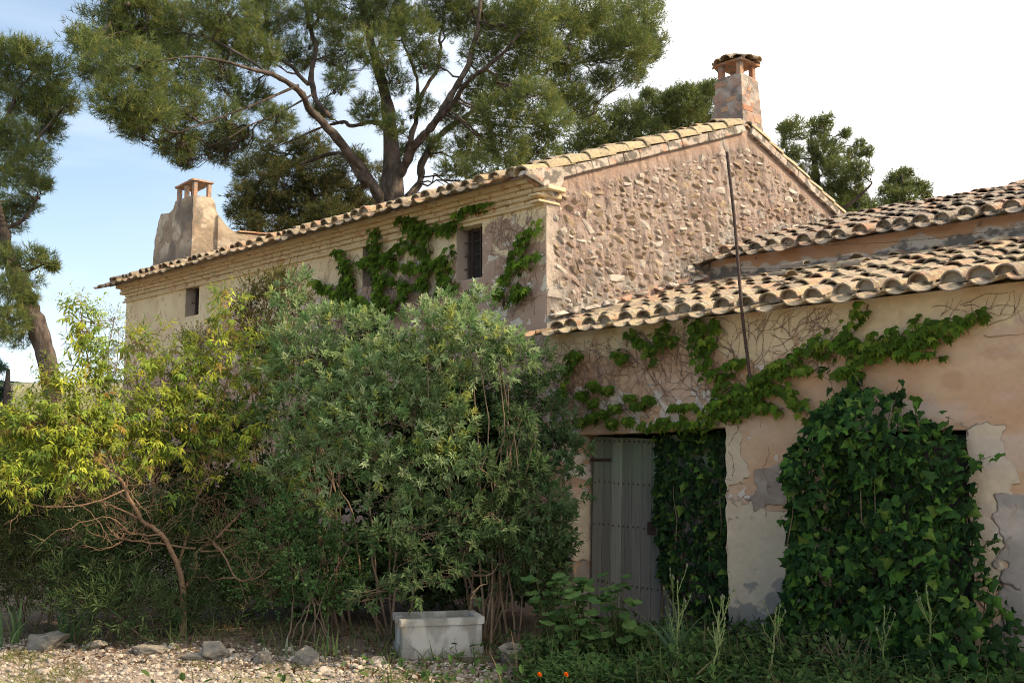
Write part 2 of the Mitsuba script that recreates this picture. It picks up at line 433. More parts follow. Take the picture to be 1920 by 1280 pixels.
XZ = np.array([[1, 0, 0, 0], [0, 0, 1, 0], [0, 1, 0, 0], [0, 0, 0, 1.0]])       # (x, z) extruded towards +y
YZ = np.array([[0, 0, -1, 0], [1, 0, 0, 0], [0, 1, 0, 0], [0, 0, 0, 1.0]])      # (y, z) extruded towards -x


def tubes(lines, sides=5):
    """[(points, radii)] as one mesh of tapered tubes with closed ends."""
    vs, fs, at = [], [], 0
    for pts, rad in lines:
        p = np.asarray(pts, float)
        if len(p) < 2:
            continue
        rad = np.broadcast_to(rad, (len(p),))
        t = np.gradient(p, axis=0)
        t /= np.linalg.norm(t, axis=1, keepdims=True) + 1e-12
        ref = np.array([0.0, 0, 1]) if abs(t[:, 2].mean()) < 0.8 else np.array([1.0, 0.2, 0])
        a = np.cross(t, ref)
        a /= np.linalg.norm(a, axis=1, keepdims=True) + 1e-12
        b = np.cross(t, a)
        ang = np.arange(sides) * 2 * np.pi / sides
        v = p[:, None] + rad[:, None, None] * (np.cos(ang)[None, :, None] * a[:, None] + np.sin(ang)[None, :, None] * b[:, None])
        i, j = np.meshgrid(np.arange(len(p) - 1), np.arange(sides), indexing='ij')
        q = np.stack([i * sides + j, i * sides + (j + 1) % sides, (i + 1) * sides + (j + 1) % sides, (i + 1) * sides + j], -1).reshape(-1, 4)
        f = np.vstack([q[:, [0, 2, 1]], q[:, [0, 3, 2]]])
        n = len(p) * sides
        end = (len(p) - 1) * sides
        k = np.arange(1, sides - 1)
        f = np.vstack([f, np.stack([k * 0, k, k + 1], 1), np.stack([k * 0 + end, end + k + 1, end + k], 1)])
        vs.append(v.reshape(-1, 3))
        fs.append(f + at)
        at += n
    return np.vstack(vs), np.vstack(fs)


def curve(a, b, sag=0.0, wob=0.1, n=6, rng=RNG, up=None):
    """A wandering line from a to b; sag lifts (positive) or drops its middle."""
    a, b = np.asarray(a, float), np.asarray(b, float)
    t = np.linspace(0, 1, n)[:, None]
    L = np.linalg.norm(b - a)
    w = rng.normal(0, wob * L, (n, 3)) * np.sin(np.pi * t) * 0.6
    return a + (b - a) * t + w + np.array([0, 0, 1.0]) * sag * L * np.sin(np.pi * t)


def spline(pts, per=5):
    """Catmull-Rom through the points (any columns)."""
    p = np.asarray(pts, float)
    if len(p) < 3:
        return np.vstack([p[0] + (p[1] - p[0]) * t for t in np.linspace(0, 1, per + 1)])
    q = np.vstack([2 * p[0] - p[1], p, 2 * p[-1] - p[-2]])
    out = []
    for i in range(1, len(q) - 2):
        for t in np.linspace(0, 1, per, endpoint=False):
            out.append(0.5 * (2 * q[i] + (q[i + 1] - q[i - 1]) * t + (2 * q[i - 1] - 5 * q[i] + 4 * q[i + 1] - q[i + 2]) * t ** 2 + (3 * q[i] - q[i - 1] - 3 * q[i + 1] + q[i + 2]) * t ** 3))
    out.append(p[-1])
    return np.array(out)


def unit(v):
    return v / (np.linalg.norm(v, axis=-1, keepdims=True) + 1e-12)


# leaf templates: x runs from stalk to tip, y across, z is the upper side; (vertices, faces)
LEAF = {
    'narrow': (np.array([[0, 0, 0], [0.42, 0.13, 0.05], [1, 0, -0.12], [0.42, -0.13, 0.05]]), np.array([[0, 1, 2], [0, 2, 3]])),
    'slim': (np.array([[0, 0, 0], [0.45, 0.075, 0.03], [1, 0, -0.08], [0.45, -0.075, 0.03]]), np.array([[0, 1, 2], [0, 2, 3]])),
    'droop': (np.array([[0, 0, 0], [0.35, 0.13, 0.02], [0.35, -0.13, 0.02], [0.72, 0.10, -0.10], [0.72, -0.10, -0.10], [1, 0, -0.32]]), np.array([[0, 2, 1], [1, 2, 4], [1, 4, 3], [3, 4, 5]])),
    'oval': (np.array([[0, 0, 0], [0.3, 0.26, 0.04], [0.75, 0.22, 0.02], [1, 0, -0.08], [0.75, -0.22, 0.02], [0.3, -0.26, 0.04]]), np.array([[0, 1, 2], [0, 2, 3], [0, 3, 4], [0, 4, 5]])),
    'ivy': (np.array([[0, 0, 0.02], [-0.14, 0.27, 0], [0.20, 0.50, -0.06], [0.44, 0.28, 0], [1, 0, -0.14], [0.44, -0.28, 0], [0.20, -0.50, -0.06], [-0.14, -0.27, 0], [0.45, 0, 0.045]]),
            np.array([[0, 1, 8], [1, 2, 8], [2, 3, 8], [3, 4, 8], [4, 5, 8], [5, 6, 8], [6, 7, 8], [7, 0, 8]])[:, [0, 2, 1]]),
    'creeper': (np.array([[0, 0, 0.0], [-0.04, 0.30, -0.03], [0.36, 0.62, -0.16], [0.36, 0.28, 0.02], [0.70, 0.36, -0.12], [0.62, 0.14, 0.03], [1.05, 0, -0.18], [0.62, -0.14, 0.03], [0.70, -0.36, -0.12], [0.36, -0.28, 0.02], [0.36, -0.62, -0.16], [-0.04, -0.30, -0.03], [0.34, 0, 0.06]]),
                np.array([[i, (i + 1) % 12, 12] for i in range(12)])[:, [0, 2, 1]]),
    'needle': (np.array([[0, 0.5, 0], [1, 0, 0], [0, -0.5, 0]]), np.array([[0, 1, 2]])),
    'blade': (np.array([[0, 0.06, 0], [0, -0.06, 0], [0.5, 0.055, 0.02], [0.5, -0.055, 0.02], [1, 0, -0.12]]), np.array([[0, 1, 3], [0, 3, 2], [2, 3, 4]])),
}


def leaf_frames(d, up):
    """Leaf axes from the directions d and the wished upper sides: (x, y, z), each n x 3."""
    x = unit(d)
    y = unit(np.cross(up, x))
    return x, y, np.cross(x, y)


def leaves(kind, at, d, up, size, color, width=1.0):
    """Many leaves as one mesh: (vertices, faces, colours)."""
    v, f = LEAF[kind]
    x, y, z = leaf_frames(d, up)
    s = np.broadcast_to(size, (len(at),))[:, None, None]
    w = np.broadcast_to(width, (len(at),))[:, None, None]
    V = at[:, None] + s * (v[None, :, :1] * x[:, None] + w * v[None, :, 1:2] * y[:, None] + v[None, :, 2:] * z[:, None])
    F = f[None] + (np.arange(len(at)) * len(v))[:, None, None]
    C = np.repeat(color, len(v), 0)
    return V.reshape(-1, 3), F.reshape(-1, 3), C


def joined(parts):
    vs, fs, cs, at = [], [], [], 0
    for v, f, c in parts:
        vs.append(v)
        fs.append(f + at)
        cs.append(c)
        at += len(v)
    return np.vstack(vs), np.vstack(fs), np.vstack(cs)


def leaf_ply(m, bsdf='mat_leaf'):
    return mikit.ply((m[0], m[1]), bsdf, False, color=np.clip(m[2], 0, 1))


def palette(n, cols, weights=None, var=0.16, rng=RNG):
    cols = np.asarray(cols, float)
    c = cols[rng.choice(len(cols), n, p=weights)]
    return c * np.exp(rng.normal(0, var, (n, 1))) * np.exp(rng.normal(0, var * 0.3, (n, 3)))


def sphere_dirs(n, rng=RNG):
    return unit(rng.normal(size=(n, 3)))


def in_ball(n, c, r, shell=0.5, flat=(1, 1, 1), rng=RNG):
    d = sphere_dirs(n, rng)
    q = rng.uniform(shell ** 3, 1, (n, 1)) ** (1 / 3)
    return np.asarray(c) + d * q * r * np.asarray(flat), d


# ---------------------------------------------------------------- the buildings
def sply(mesh, bsdf, uv=(0.5, 0.5), angle=38):
    """Smooth-shaded ply of one piece with a constant uv that its material reads as the piece's own tone."""
    m = trimesh.graph.smooth_shade(mesh, angle=math.radians(angle), facet_minarea=None) if angle else mesh
    if not angle:
        v = np.array(m.vertices)[np.array(m.faces)].reshape(-1, 3)
        m = trimesh.Trimesh(v, np.arange(len(v)).reshape(-1, 3), process=False)
    return mikit.ply(m, bsdf, True, uv=np.tile(np.asarray(uv, float), (len(m.vertices), 1)))


def tile_mesh(L=0.43, r0=0.098, r1=0.080, th=0.015, seg=7, rng=RNG):
    """A barrel tile: its wide end at y = 0, its axis along y, its back up (z), the rims at z = 0."""
    a = np.linspace(0.04, math.pi - 0.04, seg + 1)
    bend = rng.normal(0, 0.004)
    rings = []
    for y, r in ((0, r0), (L * 0.5, (r0 + r1) / 2), (L, r1)):
        w = r * (1 + rng.normal(0, 0.02, seg + 1))
        yy = y + (rng.normal(0, 0.005, seg + 1) if y != L * 0.5 else 0)
        for o in (0, -th):
            rings.append(np.stack([np.cos(a) * (w + o), np.broadcast_to(yy, (seg + 1,)), np.sin(a) * (w * 0.92 + o) + (bend if y == L * 0.5 else 0)], 1))
    n = seg + 1
    v = np.vstack(rings)                                   # rings: outer0 inner0 outer1 inner1 outer2 inner2
    f = []
    for k in range(seg):
        for s in (0, 2):
            o0, o1, i0, i1 = (s) * n + k, (s + 2) * n + k, (s + 1) * n + k, (s + 3) * n + k
            f += [[o0, o1, o0 + 1], [o0 + 1, o1, o1 + 1], [i0, i0 + 1, i1], [i0 + 1, i1 + 1, i1]]
        f += [[k, k + 1, n + k], [k + 1, n + k + 1, n + k]]
        e = 4 * n + k
        f += [[e, e + n, e + 1], [e + 1, e + n, e + n + 1]]
    for s in (0, 2):
        for k in (0, seg):
            o0, o1, i0, i1 = s * n + k, (s + 2) * n + k, (s + 1) * n + k, (s + 3) * n + k
            f += [[o0, i0, o1], [i0, i1, o1]] if k == 0 else [[o0, o1, i0], [i0, o1, i1]]
    m = trimesh.Trimesh(v, np.array(f), process=False)
    if m.volume < 0:
        m.invert()
    return m


TILES = [tile_mesh(r0=0.098 + 0.006 * RNG.normal(), L=0.43 + 0.015 * RNG.normal()) for _ in range(14)]
TILE_UV = [(RNG.uniform(), RNG.uniform()) for _ in TILES]
TILE_PLY = {m: [sply(t, m, uv) for t, uv in zip(TILES, TILE_UV)] for m in ('mat_tile', 'mat_tile_grey', 'mat_tile_verge')}
PLUG = []
for _ in range(4):
    hp = sg.Point(0, 0).buffer(0.088, quad_segs=5).intersection(sg.box(-0.1, -0.02, 0.1, 0.1))
    pm = slab(hp, XZ, 0.04)
    pm.vertices[:, 1] += RNG.normal(0, 0.006, len(pm.vertices))
    PLUG.append(sply(pm, 'mat_mortar', (0.5, 0.5), 0))


def tiled_roof(holder, x0, x1, y_eave, z_eave, slope, rows, mat, parts_most=300, step=0.335, pitch=0.245, rng=RNG, skip=None, kick=0.0, plugs=True):
    """Barrel tiles on a plane rising towards +y. Tiles nearest the camera become parts of holder, the rest one 'stuff' part."""
    al = math.atan(slope)
    X_, Y_, Z_ = np.array([1, 0, 0.0]), np.array([0, math.cos(al), math.sin(al)]), np.array([0, -math.sin(al), math.cos(al)])
    base, todo = np.array([0, y_eave, z_eave]), []
    for c in range(int((x1 - x0) / pitch) + 1):
        wx = rng.normal(0, 0.006)
        for r in range(rows):
            for kind in (0, 1):
                x = x0 + c * pitch + (pitch / 2 if kind else 0) + wx + rng.normal(0, 0.009)
                s = r * step + (0.13 if kind else -0.09) + rng.normal(0, 0.022)
                h = (0.064 if kind else 0.074) + rng.normal(0, 0.009)
                if skip and skip(x, r, kind):
                    continue
                if rng.uniform() < 0.05:
                    s += rng.normal(0, 0.07)
                    x += rng.normal(0, 0.02)
                if r == 0:
                    s += kick * rng.normal(0, 1)
                tilt = rotm([1, 0, 0], -2.6 + rng.normal(0, 1.6)) @ rotm([0, 0, 1], rng.normal(0, 4.2 if kind else 1.6)) @ rotm([0, 1, 0], rng.normal(0, 5.5 if kind else 3))
                m = frame(base + X_ * x + Y_ * s + Z_ * h, X_, Y_, Z_) @ tilt
                if not kind:
                    m = frame(base + X_ * x + Y_ * s + Z_ * h, X_, Y_, Z_) @ tilt @ rotm([0, 1, 0], 180) @ np.diag([1.10, 1, 0.62, 1])
                if plugs and kind and r == 0:
                    put('mortar_plug', {**PLUG[rng.integers(4)], 'to_world': M4(m @ trans(0, 0.035 + rng.uniform(0, 0.05), 0))}, holder)
                todo.append((np.linalg.norm(m[:3, 3] - EYE) + (1.5 if r > 1 and slope > 0.34 else 0), m, rng.integers(len(TILES))))
    todo.sort(key=lambda t: t[0])
    for _, m, k in todo[:parts_most]:
        put('tile', {**TILE_PLY[mat][k], 'to_world': M4(m)}, holder)
    rest = todo[parts_most:]
    if rest:
        vs, fs, us, at = [], [], [], 0
        for _, m, k in rest:
            v = np.asarray(TILES[k].vertices)
            vs.append(v @ m[:3, :3].T + m[:3, 3])
            fs.append(np.asarray(TILES[k].faces) + at)
            us.append(np.tile(TILE_UV[k], (len(v), 1)))
            at += len(v)
        put('far_tiles', mikit.ply((np.vstack(vs), np.vstack(fs)), mat, False, uv=np.vstack(us)), holder, kind='stuff')


def ragged(pts, amp, step, rng, closed=True):
    """A polygon outline with broken edges: the long sides are cut into pieces and pushed about."""
    out = []
    for (x0, y0, k), (x1, y1, _) in zip(pts, pts[1:] + pts[:1]):
        n = max(1, int(math.hypot(x1 - x0, y1 - y0) / step)) if k else 1
        for i in range(n):
            t = i / n
            j = 0 if (i == 0 or not k) else amp
            out.append((x0 + (x1 - x0) * t + rng.normal(0, 1) * j, y0 + (y1 - y0) * t + rng.normal(0, 1) * j))
    return sg.Polygon(out).buffer(0)


house = thing('farmhouse', 'long two-storey farmhouse with cream plaster front, rough stone gable and barrel tile roof', 'house')
WIN = [(-1.53, -1.06, 3.84, 4.50), (-3.47, -3.10, 3.99, 4.545), (-8.49, -8.02, 4.06, 4.56), (-5.74, -5.40, 3.93, 4.48)]
front = sg.box(-10.78, 0, -0.42, 4.82)
for a, b, c, d in WIN:
    front = front.difference(sg.box(a, c, b, d))
body = [slab(front, XZ @ trans(0, 0, 0.0), 0.42)]
TOP = lambda y: 4.875 + 0.355 * min(y, 7.9 - y)
body.append(slab(sg.Polygon([(0.42, 0), (7.9, 0), (7.9, TOP(7.9)), (3.95, TOP(3.95)), (0.42, TOP(0.42))]), trans(-10.36, 0, 0) @ YZ, 0.42))
body.append(box(10.36 - 0.42, 0.4, 4.8, (-5.39, 7.7, 2.4)))
put('wall', mikit.ply(cat(body), 'mat_house', False), house)
gable = slab(sg.Polygon([(0, 0), (7.9, 0), (7.9, TOP(7.9)), (3.95, TOP(3.95)), (0, TOP(0))]), YZ, 0.42)
gy_, gz_ = np.meshgrid(np.linspace(0.004, 7.89, 330), np.linspace(0, 1, 150), indexing='ij')
top_ = 4.872 + 0.355 * np.minimum(gy_, 7.9 - gy_)
gz_ = 2.95 + (top_ - 2.95) * gz_
pn = np.stack([gy_ * 7.5, gz_ * 3.2, gy_ * 0], -1)
lift = np.clip((4.92 + 0.355 * np.minimum(gy_, 7.9 - gy_) - gz_ - 0.14) / 0.18, 0, 1) * np.clip(gy_ / 0.2, 0, 1)
dsp = 0.004 + lift * (0.046 * np.abs(meshkit.fbm(pn, 4, 5) - 0.5) * 2 + 0.030 * np.clip(meshkit.fbm(np.stack([gy_ * 5, gz_ * 8, gy_ * 0 + 4], -1), 3, 8) - 0.5, 0, 1) * 2)
gvx = np.stack([dsp, gy_, gz_], -1).reshape(-1, 3)
i_, j_ = np.meshgrid(np.arange(329), np.arange(149), indexing='ij')
gq = np.stack([i_ * 150 + j_, (i_ + 1) * 150 + j_, (i_ + 1) * 150 + j_ + 1, i_ * 150 + j_ + 1], -1).reshape(-1, 4)
gable = cat([gable, trimesh.Trimesh(gvx, np.vstack([gq[:, [0, 1, 2]], gq[:, [0, 2, 3]]]), process=False)])
G_ = put('gable_wall', mikit.ply(gable, 'mat_house', False), house, label='stone gable wall with rough stones standing out of mauve mortar')

# stones of the gable, pushed into the mortar
r_ = np.random.default_rng(11)
STN = []
for k in range(24):
    pts = sphere_dirs(15, r_) * (0.8 + 0.35 * r_.uniform(size=(15, 1)))
    pts[:, 1] = np.sign(pts[:, 1]) * np.abs(pts[:, 1]) ** 0.7
    pts[:, 2] = np.clip(pts[:, 2], -0.5, 0.62)
    h = ConvexHull(pts)
    m = trimesh.Trimesh(pts, h.simplices, process=True)
    m.fix_normals()
    if k % 2:
        m.vertices[:, 2] += 0.35 * m.vertices[:, 1]
    STN.append(sply(m, 'mat_stone', (r_.uniform(), r_.uniform()), 0))
cells, tries = [], 0
while len(cells) < 760 and tries < 90000:
    tries += 1
    y, z = r_.uniform(0.12, 6.6), r_.uniform(3.15, 6.3)
    if z > TOP(y) - 0.27 - 0.05 * r_.uniform() or z < 3.28 + 0.27 * y + 0.12 * r_.uniform() or (y > 3.05 and z < 4.4 + 0.3 * (y - 3.05)):
        continue
    if abs(y - (3.55 - 0.1 * (z - 5.4))) < 0.13 and z > 5.0 and r_.uniform() < 0.85:
        continue
    if y > 5.4 and r_.uniform() < 0.6:
        continue
    big = r_.uniform() < (0.5 if len(cells) < 170 else 0.12)
    a, b = (r_.uniform(0.08, 0.17), r_.uniform(0.036, 0.068)) if big else (r_.uniform(0.045, 0.10), r_.uniform(0.017, 0.034))
    tl = r_.normal(-7, 12) - (22 if y < 0.7 and z < 4.5 else 0)
    if all((abs(y - q[0]) > (a + q[2]) * 0.92) or (abs(z - q[1]) > (b + q[3]) * 1.12) for q in cells):
        cells.append((y, z, a, b, tl))
cells.sort(key=lambda q: -q[2] * q[3])
for i, (y, z, a, b, tl) in enumerate(cells[:300]):
    c, s = math.cos(math.radians(tl)), math.sin(math.radians(tl))
    m = frame((r_.uniform(-0.006, 0.012), y, z), (0, c, s), (0, -s, c), (1, 0, 0), (a, b, r_.uniform(0.05, 0.072)))
    put('stone', {**STN[i % len(STN)], 'to_world': M4(m)}, G_)
vs, fs, us, at = [], [], [], 0
for i, (y, z, a, b, tl) in enumerate(cells[300:]):
    c, s = math.cos(math.radians(tl)), math.sin(math.radians(tl))
    m = frame((0.004, y, z), (0, c, s), (0, -s, c), (1, 0, 0), (a, b, 0.05))
    v, f, _, uv, _ = meshkit.WRITTEN[STN[i % len(STN)]['filename']]
    vs.append(v @ m[:3, :3].T + m[:3, 3])
    fs.append(f + at)
    us.append(uv)
    at += len(v)
put('small_stones', mikit.ply((np.vstack(vs), np.vstack(fs)), 'mat_stone', False, uv=np.vstack(us)), G_, kind='stuff')

# cornice: four stepped courses of limewashed bricks
co = put('cornice', mikit.ply(box(10.86, 0.05, 0.03, (-5.42, -0.022, 4.552), 0.006), 'mat_course'), house)
BR = [sply(box(0.258, 0.30, 0.054, (0, 0, 0), 0.011, 0.0012, r_), 'mat_course', (r_.uniform(), r_.uniform()), 0) for _ in range(6)]
for k in range(4):
    out, z = 0.035 + 0.034 * k, 4.593 + 0.0565 * k
    x = -10.78 - out + 0.13 * (1 + k % 2) + 0.02
    while x < 0.02:
        m = trans(x + r_.normal(0, 0.003), 0.15 - out + r_.normal(0, 0.004), z + r_.normal(0, 0.0015)) @ rotm([0, 0, 1], r_.normal(0, 0.5))
        put('brick', {**BR[r_.integers(6)], 'to_world': M4(m)}, co)
        x += 0.262

put('eave_filler', mikit.ply(box(10.85, 0.2, 0.072, (-5.42, -0.085, 4.821)), 'mat_course'), house)

# roof
roof_deck = sg.Polygon([(-0.24, 4.825), (3.95, 4.915 + 0.355 * 3.95 - 0.03), (8.14, 4.825), (8.14, 4.85), (3.95, 4.915 + 0.355 * 3.95), (-0.24, 4.85)])
RF = put('roof', mikit.ply(slab(roof_deck, trans(0.04, 0, 0) @ YZ, 11.0), 'mat_tile'), house)
tiled_roof(RF, -10.95, -0.20, -0.40, 4.775, 0.355, 13, 'mat_tile', 300, kick=0.012)
back = [(cat([TILES[(c + r) % 8].copy().apply_transform(trans(-10.9 + c * 0.245, 8.25 - r * 0.335 * 0.94, 4.85 + r * 0.335 * 0.335) @ rotm([0, 0, 1], 180) @ rotm([1, 0, 0], 19.5)) for c in range(45)])) for r in range(12)]
put('back_tiles', mikit.ply(cat(back), 'mat_tile', False, uv=np.full((sum(len(b.vertices) for b in back), 2), 0.5)), RF, kind='stuff')
ridge = [TILES[k % 8].copy().apply_transform(trans(-10.9 + 0.36 * k, 3.95, 6.40) @ rotm([0, 0, 1], -90)) for k in range(30)]
for m in ridge[:28]:
    put('ridge_tile', sply(m, 'mat_tile', (r_.uniform(), r_.uniform())), RF)
# verge: limewashed brick band under a row of tiles, both slopes
al = math.atan(0.355)
VB = [sply(box(0.30, 0.20, 0.105, (0, 0, 0), 0.008, 0.004, r_), 'mat_verge', (r_.uniform(), r_.uniform()), 0) for _ in range(5)]
VT = [sply(tile_mesh(0.46, 0.125, 0.105, 0.018, rng=r_), 'mat_tile_verge', (r_.uniform(), r_.uniform() * 0.5)) for _ in range(5)]
for side in (1, -1):
    Yd = np.array([0, math.cos(al) * side, math.sin(al)])
    Zd = np.array([0, -math.sin(al) * side, math.cos(al)])
    y0 = 0.0 if side > 0 else 7.9
    n_b = int(3.95 / math.cos(al) / 0.305) if side > 0 else 13
    for i in range(-1, n_b):
        s = 0.29 + 0.305 * i
        o = np.array([-0.03, y0, 4.87]) + Yd * s - Zd * 0.01
        put('verge_brick', {**VB[i % 5], 'to_world': M4(frame(o + np.array([r_.normal(0, 0.004), 0, 0]), Yd, [side * -1.0, 0, 0] if side > 0 else [1.0, 0, 0], Zd))}, RF)
    for i in range(0, 12):
        s = -0.36 + 0.365 * i
        o = np.array([-0.045, y0, 4.935]) + Yd * s + Zd * 0.004
        m = frame(o, np.cross(Yd, Zd), Yd, Zd) @ rotm([1, 0, 0], -2.2) @ rotm([0, 0, 1], r_.normal(0, 1.2))
        put('verge_tile', {**VT[(i + (side < 0)) % 5], 'to_world': M4(m)}, RF)
# moulded stone block that ends the cornice at the corner
blk = sg.Polygon([(-0.40, 4.80), (-0.36, 4.86), (-0.14, 4.92), (0.22, 5.0), (0.22, 4.84), (0.12, 4.66), (0.05, 4.63), (-0.02, 4.66), (-0.10, 4.72), (-0.25, 4.765)])
put('cornice_end', mikit.ply(slab(blk, trans(0.075, 0, 0) @ YZ, 0.11), 'mat_verge', False), house)
for i, (yy, zz) in enumerate(((-0.02, 4.635), (0.0, 4.565))):
    put('corner_brick', mikit.ply(box(0.16, 0.34, 0.026, (-0.045, yy + 0.03, zz), 0.006), 'mat_course'), house)

# windows
for i, (a, b, c, d) in enumerate(WIN):
    w, h, dep = b - a, d - c, (0.21, 0.24, 0.20, 0.2, 0.2, 0.2)[i]
    ms = [box(0.035, 0.05, h, (a + 0.0175, dep, (c + d) / 2)), box(0.035, 0.05, h, (b - 0.0175, dep, (c + d) / 2)), box(w - 0.07, 0.05, 0.035, ((a + b) / 2, dep, d - 0.0175)), box(w - 0.07, 0.05, 0.035, ((a + b) / 2, dep, c + 0.0175))]
    wk = put('window', mikit.ply(cat(ms), 'mat_dark_wood', False), house)
    put('pane', mikit.ply(box(w - 0.07, 0.006, h - 0.07, ((a + b) / 2, dep + 0.01, (c + d) / 2)), 'mat_dark_interior'), wk)  # opaque near-black sheet, darkness of the room behind painted in
    for k in (1, 2):
        put('bar', mikit.ply(box(0.014, 0.014, h - 0.01, (a + w * k / 3, dep - 0.09, (c + d) / 2)), 'mat_rust'), wk)
    for k in (1, 2, 3) if i == 0 else (1,):
        put('crossbar', mikit.ply(box(w - 0.01, 0.012, 0.012, ((a + b) / 2, dep - 0.076, c + h * k / (4 if i == 0 else 2))), 'mat_rust'), wk)
    put('sill', mikit.ply(trimesh.Trimesh(np.array([[a, 0.0, c - 0.0], [b, 0, c - 0.0], [a, dep - 0.03, c + 0.05], [b, dep - 0.03, c + 0.05], [a, 0.0, c - 0.001], [b, 0, c - 0.001], [a, dep - 0.03, c], [b, dep - 0.03, c]]) + np.array([0, 0.004, 0.002]), np.array([[0, 1, 2], [1, 3, 2], [2, 3, 6], [3, 7, 6], [0, 4, 1], [1, 4, 5], [0, 2, 6], [0, 6, 4], [1, 5, 7], [1, 7, 3], [4, 6, 5], [5, 6, 7]]), process=False), 'mat_house', False), wk)


# tall chimney on the gable end of the ridge: tapered shaft, bared bricks, four posts, tiled cap
def loft(rings):
    """Horizontal rings [(x0, x1, y0, y1, z)] joined into one solid."""
    v = np.array([[(x0, y0, z), (x1, y0, z), (x1, y1, z), (x0, y1, z)] for x0, x1, y0, y1, z in rings]).reshape(-1, 3)
    f = []
    for i in range(len(rings) - 1):
        for k in range(4):
            a, b = i * 4 + k, i * 4 + (k + 1) % 4
            f += [[a, b, b + 4], [a, b + 4, a + 4]]
    e = (len(rings) - 1) * 4
    f += [[0, 2, 1], [0, 3, 2], [e, e + 1, e + 2], [e, e + 2, e + 3]]
    return trimesh.Trimesh(v, np.array(f), process=False)


CX, CY, CZ = -0.30, 4.22, 6.20                               # shaft centre
def shaft(z):
    t = (z - CZ) / 0.9
    return 0.265 - 0.052 * t, 0.255 - 0.05 * t               # half sizes in x and y
zs = np.linspace(5.9, 7.06, 13)
rings = [(CX - shaft(z)[0] + r_.normal(0, 0.003), CX + shaft(z)[0], CY - shaft(z)[1], CY + shaft(z)[1], z) for z in zs]
hx, hy = shaft(7.06)
rings += [(CX - hx + 0.035, CX + hx - 0.035, CY - hy + 0.03, CY + hy - 0.03, 7.115)]
CH = put('chimney', mikit.ply(loft(rings), 'mat_stack', False), house, label='tall tapered brick chimney with open posts and tiled cap on the gable ridge')
CB = [sply(box(1, 1, 1, (0, 0, 0), 0.03, 0.02, r_), 'mat_brick', (r_.uniform(), r_.uniform()), 0) for _ in range(6)]
for face, u, z, w, h, k in (('y', -0.13, 7.01, 0.20, 0.085, 0), ('y', -0.225, 6.80, 0.07, 0.12, 0), ('y', -0.25, 6.55, 0.06, 0.08, 1), ('y', -0.25, 6.45, 0.06, 0.09, 3), ('x', 0.12, 6.46, 0.17, 0.07, 1), ('x', -0.1, 6.60, 0.24, 0.075, 3), ('x', 0.02, 6.67, 0.08, 0.06, 3), ('x', 0.10, 6.29, 0.20, 0.07, 0),
                            ('x', -0.03, 6.92, 0.07, 0.10, 2), ('y', 0.02, 6.38, 0.14, 0.06, 4), ('y', 0.05, 6.75, 0.15, 0.06, 5), ('x', 0.10, 6.20, 0.2, 0.07, 4), ('y', -0.06, 6.62, 0.12, 0.07, 5)):
    a, b = shaft(z)
    p = (CX + u, CY - b + 0.018, z) if face == 'y' else (CX + a - 0.018, CY + u, z)
    lean = rotm([1, 0, 0], -3.2) if face == 'y' else rotm([0, 1, 0], -3.3)
    s = np.diag([w, 0.05, h, 1]) if face == 'y' else np.diag([0.05, w, h, 1])
    put('brick', {**CB[k], 'to_world': M4(trans(*p) @ lean @ s)}, CH)
for sx in (-1, 1):
    for sy in (-1, 1):
        put('post', {**CB[(sx + 2 * sy) % 6], 'to_world': M4(trans(CX + sx * (hx - 0.06), CY + sy * (hy - 0.055), 7.20) @ np.diag([0.075, 0.075, 0.21, 1]))}, CH)
CAP = put('cap', mikit.ply(loft([(CX - hx - 0.03, CX + hx + 0.03, CY - hy - 0.03, CY + hy + 0.03, 7.285), (CX - hx - 0.03, CX + hx + 0.03, CY - hy - 0.03, CY + hy + 0.03, 7.315), (CX - 0.05, CX + 0.05, CY - 0.05, CY + 0.05, 7.40)]), 'mat_brick', False), CH)
for k in range(12):
    a = k * math.pi / 6 + 0.13
    d = np.array([math.cos(a), math.sin(a), 0])
    o = np.array([CX, CY, 7.30]) + d * (0.32 if k % 3 else 0.35)
    Yd = unit(-d + np.array([0, 0, 0.42]))
    Xd = unit(np.cross(Yd, [0, 0, 1.0]))
    put('tile', {**TILE_PLY['mat_tile'][k % 8], 'to_world': M4(frame(o, Xd, Yd, np.cross(Xd, Yd), (0.85, 0.72, 0.7)))}, CAP)
put('crown_stone', {**STN[2], 'to_world': M4(frame((CX, CY, 7.405), (1, 0, 0), (0, 1, 0), (0, 0, 1), (0.11, 0.10, 0.08)))}, CAP)

# broad kitchen chimney at the far end
kit = sg.Polygon([(-10.58, 4.6), (-8.98, 4.6), (-9.0, 5.25), (-8.99, 5.8), (-8.98, 6.30), (-9.66, 6.30), (-9.68, 6.24), (-9.74, 6.17), (-9.84, 6.13), (-10.18, 6.16), (-10.26, 6.13), (-10.35, 6.02), (-10.45, 5.7)])
km = slab(kit, XZ @ trans(0, 0, 0.34), 1.0)
km = km.subdivide_to_size(0.13)
kv = np.array(km.vertices)
dep = np.interp(kv[:, 2], [4.6, 5.1, 5.55, 5.85, 6.08, 6.36], [1.0, 0.90, 0.72, 0.58, 0.46, 0.36])
kv[:, 1] = 0.34 + (kv[:, 1] - 0.34) * dep
kv += (meshkit.fbm(kv * 2.5, 3, 4) - 0.5)[:, None] * 0.05 + (meshkit.fbm(kv * 9, 3, 14) - 0.5)[:, None] * 0.02
KC = put('chimney', mikit.ply(trimesh.Trimesh(kv, km.faces, process=False), 'mat_kitchen_stack', 35), house, label='broad battered plaster chimney with low brick cap at the far end of the roof')
for i, (x, y) in enumerate(((-9.03, 0.385), (-9.60, 0.385), (-9.03, 0.655), (-9.60, 0.655), (-9.32, 0.385))):
    put('post', {**CB[i % 6], 'to_world': M4(trans(x, y, 6.41) @ np.diag([0.075, 0.065, 0.25, 1]))}, KC)
